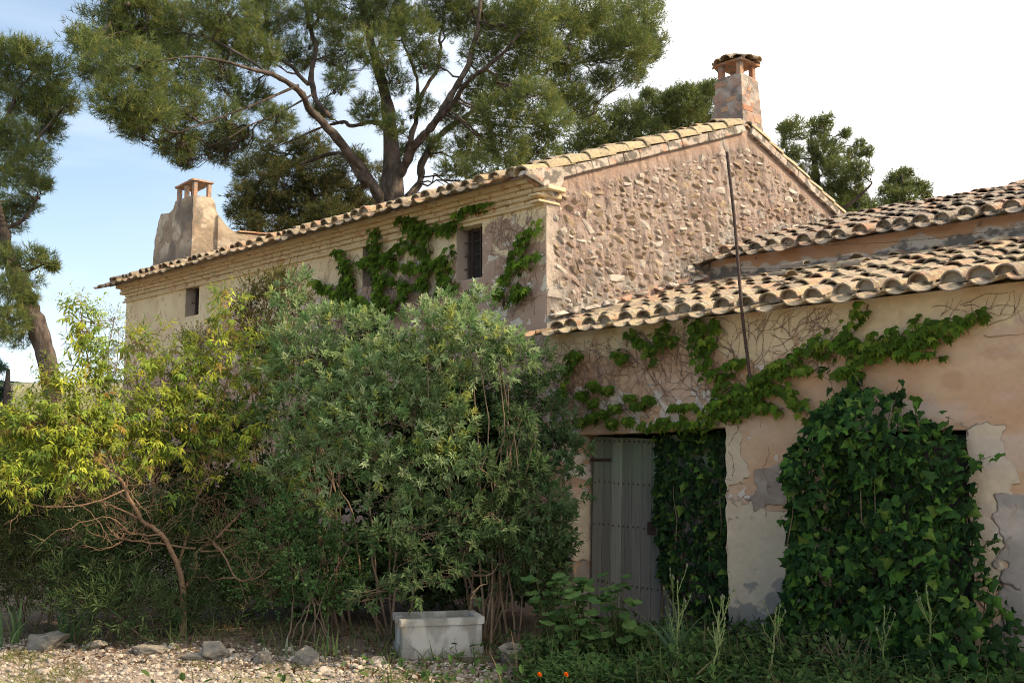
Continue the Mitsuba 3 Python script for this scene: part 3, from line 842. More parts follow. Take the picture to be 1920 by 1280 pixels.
for i in range(4):
    put('cap_slab', {**CB[(0, 2, 0, 1)[i]], 'to_world': M4(trans(-9.575 + i * 0.17, 0.52, 6.545 + 0.010 * i) @ rotm([0, 1, 0], -4) @ np.diag([0.165, 0.42, 0.032, 1]))}, KC)
pw = slab(sg.Polygon([(0.80, 4.9), (2.3, 5.3), (2.3, 5.80), (1.15, 5.73), (0.98, 5.82), (0.80, 6.0)]), trans(-8.93, 0, 0) @ YZ, 0.25)
put('chimney_wing', mikit.ply(pw, 'mat_kitchen_stack', False), KC)
for i in range(4):
    put('coping_tile', {**CB[(1, 3, 1, 4)[i]], 'to_world': M4(trans(-9.05, 1.36 + 0.33 * i, 5.775 + 0.018 * i) @ rotm([1, 0, 0], 4.5) @ np.diag([0.34, 0.34, 0.026, 1]))}, KC)

# ---------------------------------------------------------------- annex with the big door
annex = thing('annex', 'low salmon plaster annex with grey plank door and sagging barrel tile eave', 'outbuilding')
ra = np.random.default_rng(5)
outline = sg.box(0.004, 0, 7.6, 3.06)
door_hole = ragged([(0.40, -0.1, 1), (0.40, 1.955, 0), (1.3, 1.965, 0), (2.36, 2.0, 1), (2.36, -0.1, 0)], 0.011, 0.07, ra)
far_hole = ragged([(3.36, -0.1, 1), (3.36, 1.93, 0), (4.655, 1.93, 1), (4.655, -0.1, 0)], 0.012, 0.08, ra)
put('wall', mikit.ply(slab(outline.difference(door_hole).difference(far_hole), XZ, 0.40), 'mat_annex', False), annex)
put('side_wall', mikit.ply(box(0.3, 2.6, 3.0, (7.45, 1.71, 1.5)), 'mat_annex', False), annex)
put('inner_wall', mikit.ply(box(7.2, 0.05, 3.0, (3.7, 1.2, 1.5)), 'mat_dark_interior', False), annex)  # dark panel added behind the doors in place of interior darkness


def plank_door(x0, x1, y, z1, mat, sag, nails, planks=7, tag=None, hinge_left=True):
    hx_ = x0 if hinge_left else x1
    R = trans(hx_, y, 0.0) @ rotm([0, 1, 0], sag) @ trans(-hx_, -y, 0.0)
    ledges = cat([box(x1 - x0 - 0.04, 0.035, 0.12, ((x0 + x1) / 2, y + 0.045, z)) for z in (0.3, 1.0, 1.75)])
    dk = put('door', mikit.ply(ledges.apply_transform(R), mat, False), annex, **({'label': tag} if tag else {}))
    w = (x1 - x0) / planks
    for k in range(planks):
        wk = w - ra.uniform(0.003, 0.009)
        m = box(wk, 0.03, z1 - 0.05 - ra.uniform(0, 0.02), (x0 + w * (k + 0.5), y + ra.normal(0, 0.002), z1 / 2 + 0.02), 0.004).apply_transform(R)
        put('plank', sply(m, mat, (ra.uniform(), ra.uniform()), 0), dk)
    if nails:
        dome = trimesh.creation.icosphere(1, 0.011)
        dome.vertices[:, 1] *= 0.6
        np_ = mikit.ply(dome, 'mat_rust', True)
        for z in (0.42, 1.02, 1.46, 1.90):
            for k in range(planks * 2):
                p = (R @ np.array([x0 + w * (k + 0.5) / 2 + ra.normal(0, 0.006), y - 0.018, z + ra.normal(0, 0.004), 1]))[:3]
                put('nail', {**np_, 'to_world': M4(trans(*p))}, dk)
    return dk


ld = plank_door(0.43, 1.37, 0.235, 1.95, 'mat_wood', 2.0, True, tag='left leaf of the weathered grey plank door with rows of nail heads')
put('lock', mikit.ply(cat([box(0.10, 0.02, 0.13, (1.285, 0.208, 1.0), 0.006), box(0.02, 0.03, 0.05, (1.29, 0.19, 1.0), 0.004)]), 'mat_rust', False), ld)
put('strap_hinge', mikit.ply(box(0.30, 0.012, 0.035, (0.60, 0.213, 1.69), 0.004), 'mat_rust', False), ld)
plank_door(1.40, 2.33, 0.25, 1.95, 'mat_wood', 0.0, False, tag='right leaf of the plank door overgrown by ivy')
plank_door(3.38, 4.64, 0.12, 1.90, 'mat_dark_wood', 0.0, False, 8, tag='dark plank door behind the mound of ivy')
al2 = math.atan(0.27)
dk = sg.Polygon([(0.02, 3.085 - 0.02), (3.05, 3.09 + 0.27 * 3.05 - 0.02), (3.05, 3.09 + 0.27 * 3.05 - 0.05), (0.02, 3.06 - 0.02)])
AR = put('roof', mikit.ply(slab(dk, trans(7.6, 0, 0) @ YZ, 7.59), 'mat_tile', False), annex)
tiled_roof(AR, 0.08, 7.5, -0.20, 3.02, 0.27, 10, 'mat_tile', 300, kick=0.025, rng=np.random.default_rng(21))
for i in range(10):   # lime fillet where the roof meets the gable
    y = 0.15 + i * 0.29
    m = frame((0.055 + ra.normal(0, 0.006), y, 3.26 + 0.27 * y + ra.normal(0, 0.012)), (0, 0.965, 0.26), (-1, 0, 0), (0, -0.26, 0.965), (0.17, 0.05, ra.uniform(0.03, 0.05)))
    put('mortar_fillet', {**STN[(3 * i) % 14], 'bsdf': {'type': 'ref', 'id': 'mat_verge'}, 'to_world': M4(m)}, annex)

rear = thing('rear_wing', 'upper rear wing with stained plaster strip and uneven barrel tile roof above the annex', 'outbuilding')
put('wall', mikit.ply(box(7.5, 0.35, 4.27, (3.76, 3.225, 2.135)), 'mat_rear', False), rear)
dk = sg.Polygon([(3.06, 4.285), (6.35, 4.285 + 0.3 * 3.3), (6.35, 4.25 + 0.3 * 3.3), (3.06, 4.25)])
RR = put('roof', mikit.ply(slab(dk, trans(7.6, 0, 0) @ YZ, 7.59), 'mat_tile_grey', False), rear)
tiled_roof(RR, 0.12, 7.5, 2.86, 4.225, 0.30, 11, 'mat_tile_grey', 290, kick=0.04, rng=np.random.default_rng(22))
for k in range(21):
    m = tile_mesh(0.46, 0.12, 0.10, 0.018, rng=ra)
    m.apply_transform(trans(0.1 + 0.365 * k, 6.42, 5.30 + ra.normal(0, 0.01)) @ rotm([0, 0, 1], -90))
    put('ridge_tile', sply(m, 'mat_tile_grey', (ra.uniform(), ra.uniform())), RR)
put('back_wall', mikit.ply(box(7.5, 0.3, 5.2, (3.76, 6.6, 2.6)), 'mat_rear', False), rear)

# loose tiles and rubble on the lower roof
for i, (x, y, rz, ry, lab) in enumerate(((2.35, 1.25, 62, 14, 'pale loose tile lying crosswise on the annex roof above the vine'), (3.05, 1.5, 75, -10, 'loose tile lying slantwise near the stained strip, right of the pale one'), (2.5, 2.35, 50, 25, 'dark loose tile leaning against the rear wall on the annex roof'), (1.75, 2.55, 80, 0, 'flat tile fragment beside the rear wall at the foot of the upper strip'))):
    k = thing('loose_tile', lab, 'roof tile')
    m = frame((x, y, 3.26 + 0.27 * y), (1, 0, 0), (0, math.cos(al2), math.sin(al2)), (0, -math.sin(al2), math.cos(al2))) @ rotm([0, 0, 1], rz) @ rotm([0, 1, 0], ry)
    scene[k] = {**TILE_PLY['mat_tile' if i < 2 else 'mat_tile_grey'][i + 1], 'to_world': M4(m @ np.diag([0.8, 0.85, 0.6, 1]))}

# iron pole that leans past the eave
pole = thing('iron_pole', 'thin rusty iron pole rising past the annex eave in front of the stone gable', 'pole')
pp = spline([(2.723, -0.08, 2.333), (2.708, -0.1, 2.529), (2.711, -0.14, 2.723), (2.728, -0.2, 2.914), (2.755, -0.265, 3.102), (2.741, -0.27, 3.349), (2.699, -0.27, 3.953), (2.637, -0.27, 4.546)], 3)
scene[pole] = mikit.ply(tubes([(pp, 0.016)], 8), 'mat_rust', 40)
wire = thing('cable', 'thin slack cable strung from the iron pole along the stained strip', 'cable')
wp = [curve((2.56, -0.25, 3.66), (7.4, 0.4, 3.72), -0.04, 0.002, 14, ra), curve((2.57, -0.25, 3.45), (7.4, 0.3, 3.42), -0.03, 0.002, 14, ra)]
scene[wire] = mikit.ply(tubes([(w, 0.0022) for w in wp], 4), 'mat_dark_interior', False)


# ---------------------------------------------------------------- ground and far land
def ground_z(x, y):
    p = np.stack([x, y, np.zeros_like(x)], -1)
    near = np.exp(-(x ** 2 + (y + 2) ** 2) / 300)
    bed = (y + 4.72) * 0.86 - (x + 1.9) * 0.52
    z = (meshkit.fbm(p * 0.9, 3, 2) - 0.5) * 0.10 + (meshkit.fbm(p * 5, 2, 5) - 0.5) * 0.035
    mound = 0.05 / (1 + np.exp(-bed / 0.12)) * (y < -0.05)
    return (z + mound) * near - 0.03


ax = np.concatenate([-np.geomspace(3000, 7.2, 34), np.arange(-7, 8.01, 0.085), np.geomspace(8.2, 3000, 34)])
gx, gy = np.meshgrid(ax, ax - 2.0, indexing='ij')
n_ = len(ax)
gv = np.stack([gx, gy, ground_z(gx, gy)], -1).reshape(-1, 3)
i, j = np.meshgrid(np.arange(n_ - 1), np.arange(n_ - 1), indexing='ij')
q = np.stack([i * n_ + j, (i + 1) * n_ + j, (i + 1) * n_ + j + 1, i * n_ + j + 1], -1).reshape(-1, 4)
scene['ground'] = mikit.ply((gv, q), 'mat_ground', True)
labels['ground'] = {'kind': 'structure', 'label': 'gravel drive and dark soil of the planting bed'}

hx_, ha = np.meshgrid(np.linspace(0, 1, 14), np.radians(np.linspace(60, 250, 160)), indexing='ij')
hr = 420 + 500 * hx_
hz = 46 * np.sin(np.pi * np.clip(hx_ * 1.1, 0, 1)) ** 1.3 * (0.45 + 0.9 * meshkit.fbm(np.stack([np.cos(ha) * 5, np.sin(ha) * 5, hx_ * 2], -1), 4, 3)) - 2
hv = np.stack([np.cos(ha) * hr, np.sin(ha) * hr, hz], -1).reshape(-1, 3)
i, j = np.meshgrid(np.arange(13), np.arange(159), indexing='ij')
q = np.stack([i * 160 + j, (i + 1) * 160 + j, (i + 1) * 160 + j + 1, i * 160 + j + 1], -1).reshape(-1, 4)
scene['hills'] = mikit.ply((hv, q), 'mat_hill', True)
labels['hills'] = {'kind': 'structure', 'label': 'low wooded hills on the horizon'}


# ---------------------------------------------------------------- measured plant skeletons, in metres: [x, y, z, radius] or, on the walls, [x, z, half width]
PINE_LIMBS = [[[-13.115,7.914,6.206,0.685],[-13.158,7.869,8.178,0.593],[-13.167,7.86,9.209,0.408],[-13.242,7.781,10.458,0.29],[-13.371,7.646,11.297,0.237],[-13.618,7.387,12.567,0.171],[-13.822,7.174,13.991,0.105],[-13.929,7.062,15.142,0.053]],[[-13.218,7.806,7.563,0.329],[-13.241,7.348,8.282,0.234],[-13.233,6.632,9.188,0.204],[-13.007,5.856,9.774,0.187],[-12.71,5.154,10.129,0.145],[-12.412,4.597,10.202,0.118],[-12.358,3.785,10.212,0.086],[-12.288,2.989,10.175,0.062],[-12.445,2.102,10.167,0.038],[-12.594,1.222,9.978,0.021]],[[-13.008,5.854,9.866,0.137],[-13.736,5.817,10.739,0.127],[-14.102,6.013,11.993,0.109],[-14.492,6.039,13.007,0.085],[-14.918,6.028,14.278,0.053]],[[-13.801,5.749,10.834,0.089],[-14.68,5.552,11.603,0.084],[-15.365,5.56,12.001,0.079],[-15.956,5.665,13.144,0.06],[-16.618,5.696,14.595,0.034]],[[-13.22,7.804,10.041,0.119],[-13.99,7.867,10.396,0.108],[-14.838,7.848,10.469,0.096],[-15.564,7.957,10.745,0.084],[-16.469,7.878,10.782,0.057],[-17.492,7.676,10.628,0.037],[-18.359,7.348,10.435,0.022]],[[-13.116,7.913,8.727,0.29],[-12.775,7.981,9.085,0.222],[-12.312,8.03,9.586,0.194],[-11.808,8.124,9.955,0.179],[-11.421,8.239,10.429,0.152],[-11.011,8.379,11.086,0.126],[-10.777,8.479,11.949,0.1],[-10.579,8.542,12.744,0.075],[-10.39,8.595,13.851,0.044]],[[-11.808,8.124,9.901,0.128],[-11.035,8.064,10.269,0.112],[-10.276,7.99,10.586,0.091],[-9.488,7.946,10.754,0.077],[-8.935,7.946,10.982,0.059],[-8.323,8.007,11.322,0.035]],[[-13.048,8.274,9.613,0.133],[-13.224,8.669,10.226,0.121],[-13.533,8.924,11.101,0.102],[-13.584,9.305,11.612,0.09],[-13.661,9.658,12.164,0.077],[-13.955,9.93,13.265,0.057],[-14.052,10.118,14.066,0.036]],[[-13.533,8.924,11.072,0.082],[-13.872,9.148,12.031,0.069],[-14.383,9.193,12.989,0.056],[-14.75,9.098,13.829,0.035]],[[-13.302,8.152,7.973,0.24],[-13.27,8.62,8.588,0.202],[-13.358,9.107,9.459,0.178],[-13.438,9.603,10.152,0.152],[-13.421,10.489,10.957,0.113],[-13.552,11.799,11.897,0.088],[-13.247,12.987,12.736,0.075],[-12.911,14.207,13.245,0.061],[-12.278,15.737,13.716,0.039],[-11.894,16.429,13.942,0.023]],[[-13.421,10.489,10.927,0.071],[-13.111,11.392,10.858,0.057],[-12.642,12.172,10.844,0.043],[-12.165,12.96,11.059,0.022]],[[-12.411,4.597,10.176,0.059],[-12.721,3.694,9.605,0.046],[-13.008,2.816,9.109,0.034],[-13.192,2.044,8.687,0.017]],[[-12.358,3.785,10.199,0.052],[-13.34,3.336,10.982,0.041],[-14.291,2.631,11.44,0.03],[-15.248,1.919,11.584,0.018]],[[-12.881,5.264,10.223,0.049],[-13.003,4.557,9.68,0.036],[-13.152,3.822,9.238,0.03],[-13.383,3.292,8.842,0.018]],[[-14.415,8.001,8.844,0.273],[-15.071,7.893,9.599,0.152],[-15.772,7.739,9.857,0.098],[-16.689,7.358,9.672,0.057]]]
PINE_CLUMPS = [[-15.75,1.51,11.55,0.78],[-15.76,2.33,12.11,0.86],[-14.83,2.89,11.8,0.79],[-14.25,0.67,10.23,0.56],[-13.39,1.13,9.94,0.68],[-14.42,2.59,10.58,0.71],[-14.81,0.65,10.86,0.4],[-13.32,0.72,9.18,0.54],[-13.37,1.51,9.08,0.56],[-16.29,2.47,9.59,0.4],[-15.22,1.79,9.52,0.41],[-13.95,2.52,9.57,0.58],[-14.53,2.65,8.86,0.45],[-16.11,4.19,9.57,0.54],[-15.83,4.64,9.26,0.34],[-15.74,3.53,8.9,0.28],[-14.38,3.82,9.64,0.55],[-14.7,3.75,10.68,0.59],[-15.23,4.37,11.92,0.66],[-13.46,3.24,11.87,0.73],[-14.8,5.14,12.7,0.71],[-14.0,4.47,11.34,0.52],[-15.73,5.29,10.9,0.53],[-13.35,4.63,9.59,0.44],[-15.17,4.7,9.52,0.38],[-15.56,6.57,12.32,0.54],[-13.73,6.0,12.63,0.66],[-15.24,7.52,12.56,0.55],[-14.89,7.78,13.64,0.72],[-12.79,6.02,10.75,0.37],[-15.0,6.9,10.74,0.35],[-12.22,6.54,11.52,0.56],[-13.35,7.69,13.07,0.74],[-13.02,7.72,11.23,0.47],[-12.11,7.59,12.32,0.64],[-12.14,8.12,11.65,0.46],[-12.81,9.29,13.44,0.7],[-13.12,7.06,10.34,0.41],[-12.27,7.17,9.76,0.35],[-11.87,9.3,13.02,0.59],[-10.91,8.9,11.72,0.53],[-11.23,9.83,12.69,0.68],[-9.74,9.23,12.35,0.7],[-9.94,9.8,11.76,0.63],[-11.12,10.2,11.42,0.61],[-11.05,9.03,10.77,0.54],[-11.7,8.81,10.26,0.49],[-9.98,8.58,9.81,0.61],[-9.19,8.95,10.03,0.63],[-11.92,12.82,11.97,0.69],[-9.81,10.21,9.93,0.51],[-12.04,13.59,11.71,0.59],[-10.18,9.03,9.16,0.55],[-12.4,9.88,9.8,0.54],[-10.19,10.13,9.39,0.49],[-13.5,9.43,9.94,0.39],[-11.96,8.87,8.95,0.39],[-10.41,8.46,8.51,0.45],[-10.95,10.22,9.08,0.4],[-13.1,8.74,10.78,0.35],[-13.4,8.47,9.59,0.3],[-10.94,11.9,13.19,0.71],[-10.76,12.56,13.77,0.72],[-11.93,15.01,14.52,0.76],[-10.51,14.03,13.12,0.69],[-11.34,15.87,13.61,0.49],[-11.8,14.26,13.39,0.65],[-10.85,14.92,14.17,0.71],[-12.18,14.79,12.75,0.45],[-10.64,14.29,12.46,0.46],[-10.55,15.31,13.64,0.35],[-11.68,12.68,12.71,0.51],[-10.27,10.41,13.28,0.65],[-11.37,15.94,15.28,0.53],[-15.17,2.48,13.09,0.84],[-16.08,4.32,14.26,0.98],[-16.06,5.84,14.75,1.01],[-15.1,6.87,14.91,1.01],[-14.35,8.05,15.04,1.02],[-11.73,7.76,14.04,0.95],[-11.62,9.43,14.41,0.99],[-11.07,10.83,14.68,0.94],[-11.14,12.99,15.25,0.85],[-14.99,1.52,12.34,0.58],[-14.69,4.27,14.87,1.0],[-15.76,7.27,16.64,1.25],[-12.61,7.6,15.56,1.16],[-10.88,8.77,15.05,1.01]]
PINE_B = [[[[-21.97,11.675,5.563,0.351],[-21.875,11.774,7.708,0.299],[-22.018,11.624,9.335,0.228],[-22.347,11.28,10.794,0.14],[-22.673,10.939,11.897,0.053]]],[[-23.08,10.57,12.0,0.77],[-24.81,10.79,11.64,0.77],[-22.81,9.15,10.24,0.51],[-25.3,10.27,10.3,0.37],[-22.32,10.44,10.73,0.95],[-21.84,11.46,11.19,0.84],[-22.41,12.73,10.78,0.83],[-23.07,10.1,9.91,0.73],[-22.66,11.19,9.92,0.85],[-20.51,11.02,9.36,0.77],[-21.64,13.19,10.34,0.65],[-22.35,11.46,12.21,0.63],[-20.85,12.05,11.56,0.52],[-21.55,13.45,11.4,0.54],[-22.21,10.51,9.02,0.69],[-21.4,12.05,9.3,0.7],[-22.58,9.34,9.26,0.51]]]
PINE_C = [[[[-18.19,24.315,8.71,0.41],[-18.238,24.264,11.244,0.307],[-18.364,24.133,13.381,0.184],[-18.569,23.919,14.89,0.061]],[[-18.276,24.225,11.883,0.164],[-17.417,25.124,13.811,0.102],[-16.815,25.754,15.541,0.041]]],[[-19.08,22.28,14.23,0.97],[-18.37,23.2,14.9,0.81],[-18.62,25.33,15.65,0.92],[-16.38,24.32,15.32,0.79],[-16.88,26.15,16.19,0.54],[-17.56,26.03,15.01,0.96],[-17.51,23.58,13.94,0.8],[-15.6,24.97,15.81,0.36],[-18.54,22.9,13.5,0.81],[-16.83,26.47,15.49,0.62],[-20.31,22.38,13.65,0.74],[-16.99,23.95,15.59,0.36],[-18.06,24.14,16.01,0.29],[-20.25,22.94,12.88,0.83],[-18.28,23.86,12.89,0.81]]]
PINE_D = [[[[-12.504,27.37,7.578,0.254],[-12.518,27.356,10.184,0.195],[-12.613,27.256,12.212,0.117],[-12.718,27.146,13.851,0.039]],[[-12.522,27.351,9.982,0.117],[-11.696,27.491,10.876,0.077],[-10.75,27.758,11.651,0.029]],[[-12.505,27.369,10.79,0.098],[-13.303,27.257,11.931,0.059],[-13.667,27.166,13.228,0.03]]],[[-12.68,25.98,13.7,0.54],[-13.03,26.06,12.98,0.54],[-13.71,26.98,14.24,0.28],[-12.59,27.52,14.11,0.47],[-11.87,26.86,14.17,0.27],[-12.32,27.37,13.09,0.7],[-12.94,26.86,12.2,0.66],[-11.71,27.22,12.23,0.58],[-11.87,28.72,13.16,0.36],[-11.09,27.73,12.21,0.42],[-12.1,27.47,11.45,0.62],[-11.27,28.71,13.14,0.23],[-11.66,28.06,11.77,0.51],[-13.0,27.1,11.13,0.59],[-13.7,26.81,12.34,0.43],[-11.91,29.31,13.71,0.24],[-11.6,27.69,13.72,0.23]]]
PINE_E = [[[[-13.596,32.017,8.166,0.172],[-13.569,32.045,10.588,0.129],[-13.533,32.083,12.145,0.064]]],[[-13.87,32.5,12.32,0.52],[-13.27,32.38,12.04,0.34],[-14.13,32.28,11.83,0.43],[-13.22,31.68,11.36,0.51],[-13.98,31.81,12.18,0.26]]]
PINE_F = [[[[-13.377,35.141,8.46,0.202],[-13.279,35.244,10.992,0.157],[-13.182,35.345,12.853,0.09],[-13.234,35.291,13.906,0.034]]],[[-13.6,35.52,13.71,0.5],[-13.31,35.84,14.02,0.34],[-13.62,34.92,12.97,0.49],[-12.71,35.4,13.24,0.45],[-12.89,34.74,12.59,0.62],[-12.46,35.86,13.28,0.27],[-12.44,35.93,12.87,0.25],[-13.44,34.15,12.12,0.44],[-12.51,35.13,12.19,0.49]]]
PINE_G = [[[[-15.707,0.859,1.238,0.269],[-15.91,0.647,3.391,0.222],[-16.076,0.473,4.276,0.211],[-16.242,0.3,4.869,0.199],[-16.441,0.091,5.466,0.176],[-16.608,-0.084,6.066,0.152],[-16.765,-0.247,6.79,0.129],[-17.005,-0.499,8.007,0.105],[-17.145,-0.645,9.609,0.07]],[[-16.349,0.187,5.167,0.053],[-16.261,-0.154,4.994,0.046],[-16.348,-0.68,5.022,0.034]],[[-16.283,0.257,4.869,0.041],[-16.877,0.07,4.788,0.036],[-17.528,-0.178,4.949,0.024]],[[-16.516,0.012,5.766,0.047],[-16.069,0.191,5.851,0.035],[-15.586,0.407,5.993,0.017]],[[-16.756,-0.239,6.79,0.059],[-16.394,0.14,7.032,0.035],[-16.162,0.383,7.519,0.018]],[[-17.005,-0.499,8.007,0.059],[-16.525,0.003,8.498,0.041],[-16.054,0.496,9.361,0.018]],[[-17.06,-0.556,8.621,0.059],[-16.649,-0.127,9.733,0.041],[-16.344,0.193,10.606,0.018]],[[-16.238,0.304,4.75,0.047],[-17.102,0.268,4.705,0.036],[-17.765,0.153,4.568,0.024]]],[[-16.9,-0.27,10.83,0.49],[-16.08,-0.03,10.66,0.42],[-16.27,-0.14,10.93,0.25],[-15.8,0.36,10.32,0.42],[-16.98,1.08,10.29,0.37],[-16.49,0.46,9.77,0.5],[-16.97,0.09,9.99,0.62],[-15.42,0.62,9.55,0.23],[-16.66,0.44,9.17,0.45],[-15.79,-0.43,8.62,0.52],[-15.34,-0.18,8.16,0.4],[-16.88,0.75,9.42,0.3],[-15.54,-0.53,7.61,0.49],[-17.36,0.66,8.16,0.29],[-17.15,0.39,7.51,0.31],[-17.38,0.02,7.17,0.43],[-15.11,0.04,7.57,0.16],[-15.66,-0.02,6.07,0.32],[-16.86,0.76,6.27,0.24],[-15.81,0.53,5.92,0.12],[-16.64,0.29,5.69,0.33],[-15.72,-0.36,5.39,0.38],[-15.86,-0.3,4.66,0.41],[-16.38,0.15,4.33,0.26],[-17.48,-0.17,4.58,0.43],[-17.27,-0.65,10.64,0.71],[-16.2,-0.91,8.73,0.68],[-18.01,-0.38,7.59,0.61],[-15.9,-0.49,6.04,0.34],[-16.12,0.24,5.21,0.14]]]
CREEPER_ANNEX = [[[2.109,3.012,0.042],[2.148,2.775,0.067],[2.266,2.51,0.087],[2.403,2.361,0.091],[2.638,2.266,0.074]],[[2.328,3.018,0.031],[2.306,2.866,0.036],[2.246,2.716,0.036]],[[2.183,2.116,0.056],[2.49,2.237,0.075],[2.784,2.309,0.059],[3.064,2.297,0.043],[3.171,2.211,0.043],[3.258,2.076,0.033]],[[2.213,2.079,0.051],[2.605,2.133,0.049],[3.005,2.155,0.034]],[[1.394,2.01,0.027],[1.745,2.024,0.037],[1.992,2.023,0.051],[2.211,2.029,0.056]],[[2.699,2.362,0.03],[2.987,2.494,0.058],[3.237,2.608,0.062],[3.504,2.698,0.07],[3.707,2.659,0.06],[3.953,2.641,0.063],[4.194,2.735,0.071],[4.467,2.725,0.065],[4.687,2.749,0.051],[4.851,2.82,0.038]],[[3.681,2.638,0.055],[3.738,2.819,0.046],[3.827,2.926,0.046],[3.859,3.015,0.032]],[[3.7,2.475,0.046],[3.901,2.554,0.059],[4.189,2.624,0.058],[4.419,2.65,0.039]],[[4.14,2.574,0.022],[4.324,2.535,0.022],[4.511,2.522,0.026]],[[3.623,2.434,0.032],[3.76,2.472,0.027]],[[3.748,2.404,0.009],[3.759,2.298,0.007]],[[2.969,2.446,0.024],[3.179,2.459,0.024],[3.393,2.484,0.014]],[[1.804,2.97,0.064],[1.648,2.839,0.096],[1.489,2.689,0.043]],[[1.067,2.788,0.028],[1.209,2.679,0.033]],[[1.306,2.974,0.027],[1.408,2.83,0.033]],[[0.511,2.81,0.029],[0.604,2.786,0.017]],[[0.464,2.784,0.035],[0.408,2.615,0.04],[0.335,2.416,0.037],[0.365,2.185,0.034]],[[1.769,2.196,0.013],[2.059,2.197,0.021]],[[2.438,2.551,0.02],[2.618,2.59,0.02]],[[0.752,2.471,0.023],[0.797,2.452,0.022]],[[0.938,2.418,0.014],[0.981,2.399,0.014]],[[0.584,2.377,0.02],[0.63,2.358,0.02]],[[0.75,2.286,0.022],[0.795,2.267,0.022]],[[1.502,2.296,0.016],[1.543,2.278,0.016]],[[0.898,2.169,0.014],[0.942,2.152,0.014]],[[0.734,2.135,0.028],[0.778,2.117,0.028]],[[1.006,2.073,0.025],[1.049,2.055,0.025]],[[1.242,2.089,0.016],[1.284,2.071,0.016]],[[1.364,2.236,0.013],[1.405,2.219,0.013]],[[1.044,2.22,0.014],[1.087,2.202,0.014]],[[0.558,2.095,0.023],[0.604,2.077,0.023]],[[1.667,2.067,0.021],[1.706,2.051,0.021]],[[1.26,2.321,0.011],[1.302,2.304,0.011]]]
CREEPER_HOUSE = [[[-4.549,4.199,0.031],[-4.212,4.031,0.045],[-3.825,3.877,0.074],[-3.331,3.717,0.072],[-2.92,3.64,0.049]],[[-3.969,4.527,0.06],[-3.776,4.389,0.067],[-3.707,4.159,0.081],[-3.828,3.988,0.059]],[[-3.774,4.315,0.059],[-3.643,4.078,0.073],[-3.574,3.778,0.058]],[[-3.093,4.694,0.043],[-3.052,4.437,0.079],[-3.047,4.186,0.079],[-2.984,3.929,0.071],[-2.919,3.605,0.063]],[[-3.466,4.312,0.044],[-3.167,4.309,0.043],[-2.705,4.283,0.049]],[[-2.818,4.263,0.035],[-2.647,4.135,0.035]],[[-2.479,4.08,0.042],[-2.371,4.135,0.048],[-2.208,4.046,0.034]],[[-2.635,4.766,0.042],[-2.38,4.746,0.056],[-2.131,4.617,0.055],[-2.054,4.434,0.075],[-2.02,4.192,0.061],[-2.048,3.958,0.047],[-2.076,3.692,0.041]],[[-2.433,4.629,0.042],[-2.215,4.527,0.041]],[[-2.429,4.364,0.049],[-2.158,4.278,0.041]],[[-0.822,4.663,0.019],[-1.104,4.665,0.029],[-1.345,4.646,0.04],[-1.513,4.554,0.053],[-1.591,4.4,0.047]],[[-1.509,4.157,0.04],[-1.689,4.048,0.04],[-1.738,3.888,0.033],[-1.786,3.661,0.033]],[[-1.637,3.909,0.04],[-1.506,3.729,0.039]],[[-2.477,3.941,0.035],[-2.441,3.73,0.034]],[[-2.809,3.769,0.049],[-2.636,3.543,0.049]],[[-3.951,3.891,0.037],[-3.695,3.681,0.044]],[[-0.029,4.291,0.043],[-0.216,4.227,0.068],[-0.329,4.09,0.049],[-0.417,3.947,0.05],[-0.505,3.834,0.037],[-0.639,3.695,0.025]],[[-0.047,3.959,0.027],[-0.243,3.912,0.037],[-0.417,3.885,0.025]],[[-0.33,3.628,0.025],[-0.417,3.515,0.025],[-0.505,3.432,0.019]],[[-0.684,3.637,0.025],[-0.711,3.546,0.019]],[[-0.201,3.583,0.015],[-0.33,3.567,0.015]],[[-2.929,4.065,0.035],[-2.643,3.961,0.035],[-2.366,3.825,0.034],[-2.1,3.897,0.034]],[[-2.763,4.326,0.028],[-2.486,4.463,0.028],[-2.215,4.527,0.034]],[[-2.05,4.094,0.034],[-1.791,4.094,0.033],[-1.59,4.234,0.033]],[[-1.493,4.551,0.033],[-1.693,4.515,0.04],[-2.003,4.563,0.041]]]
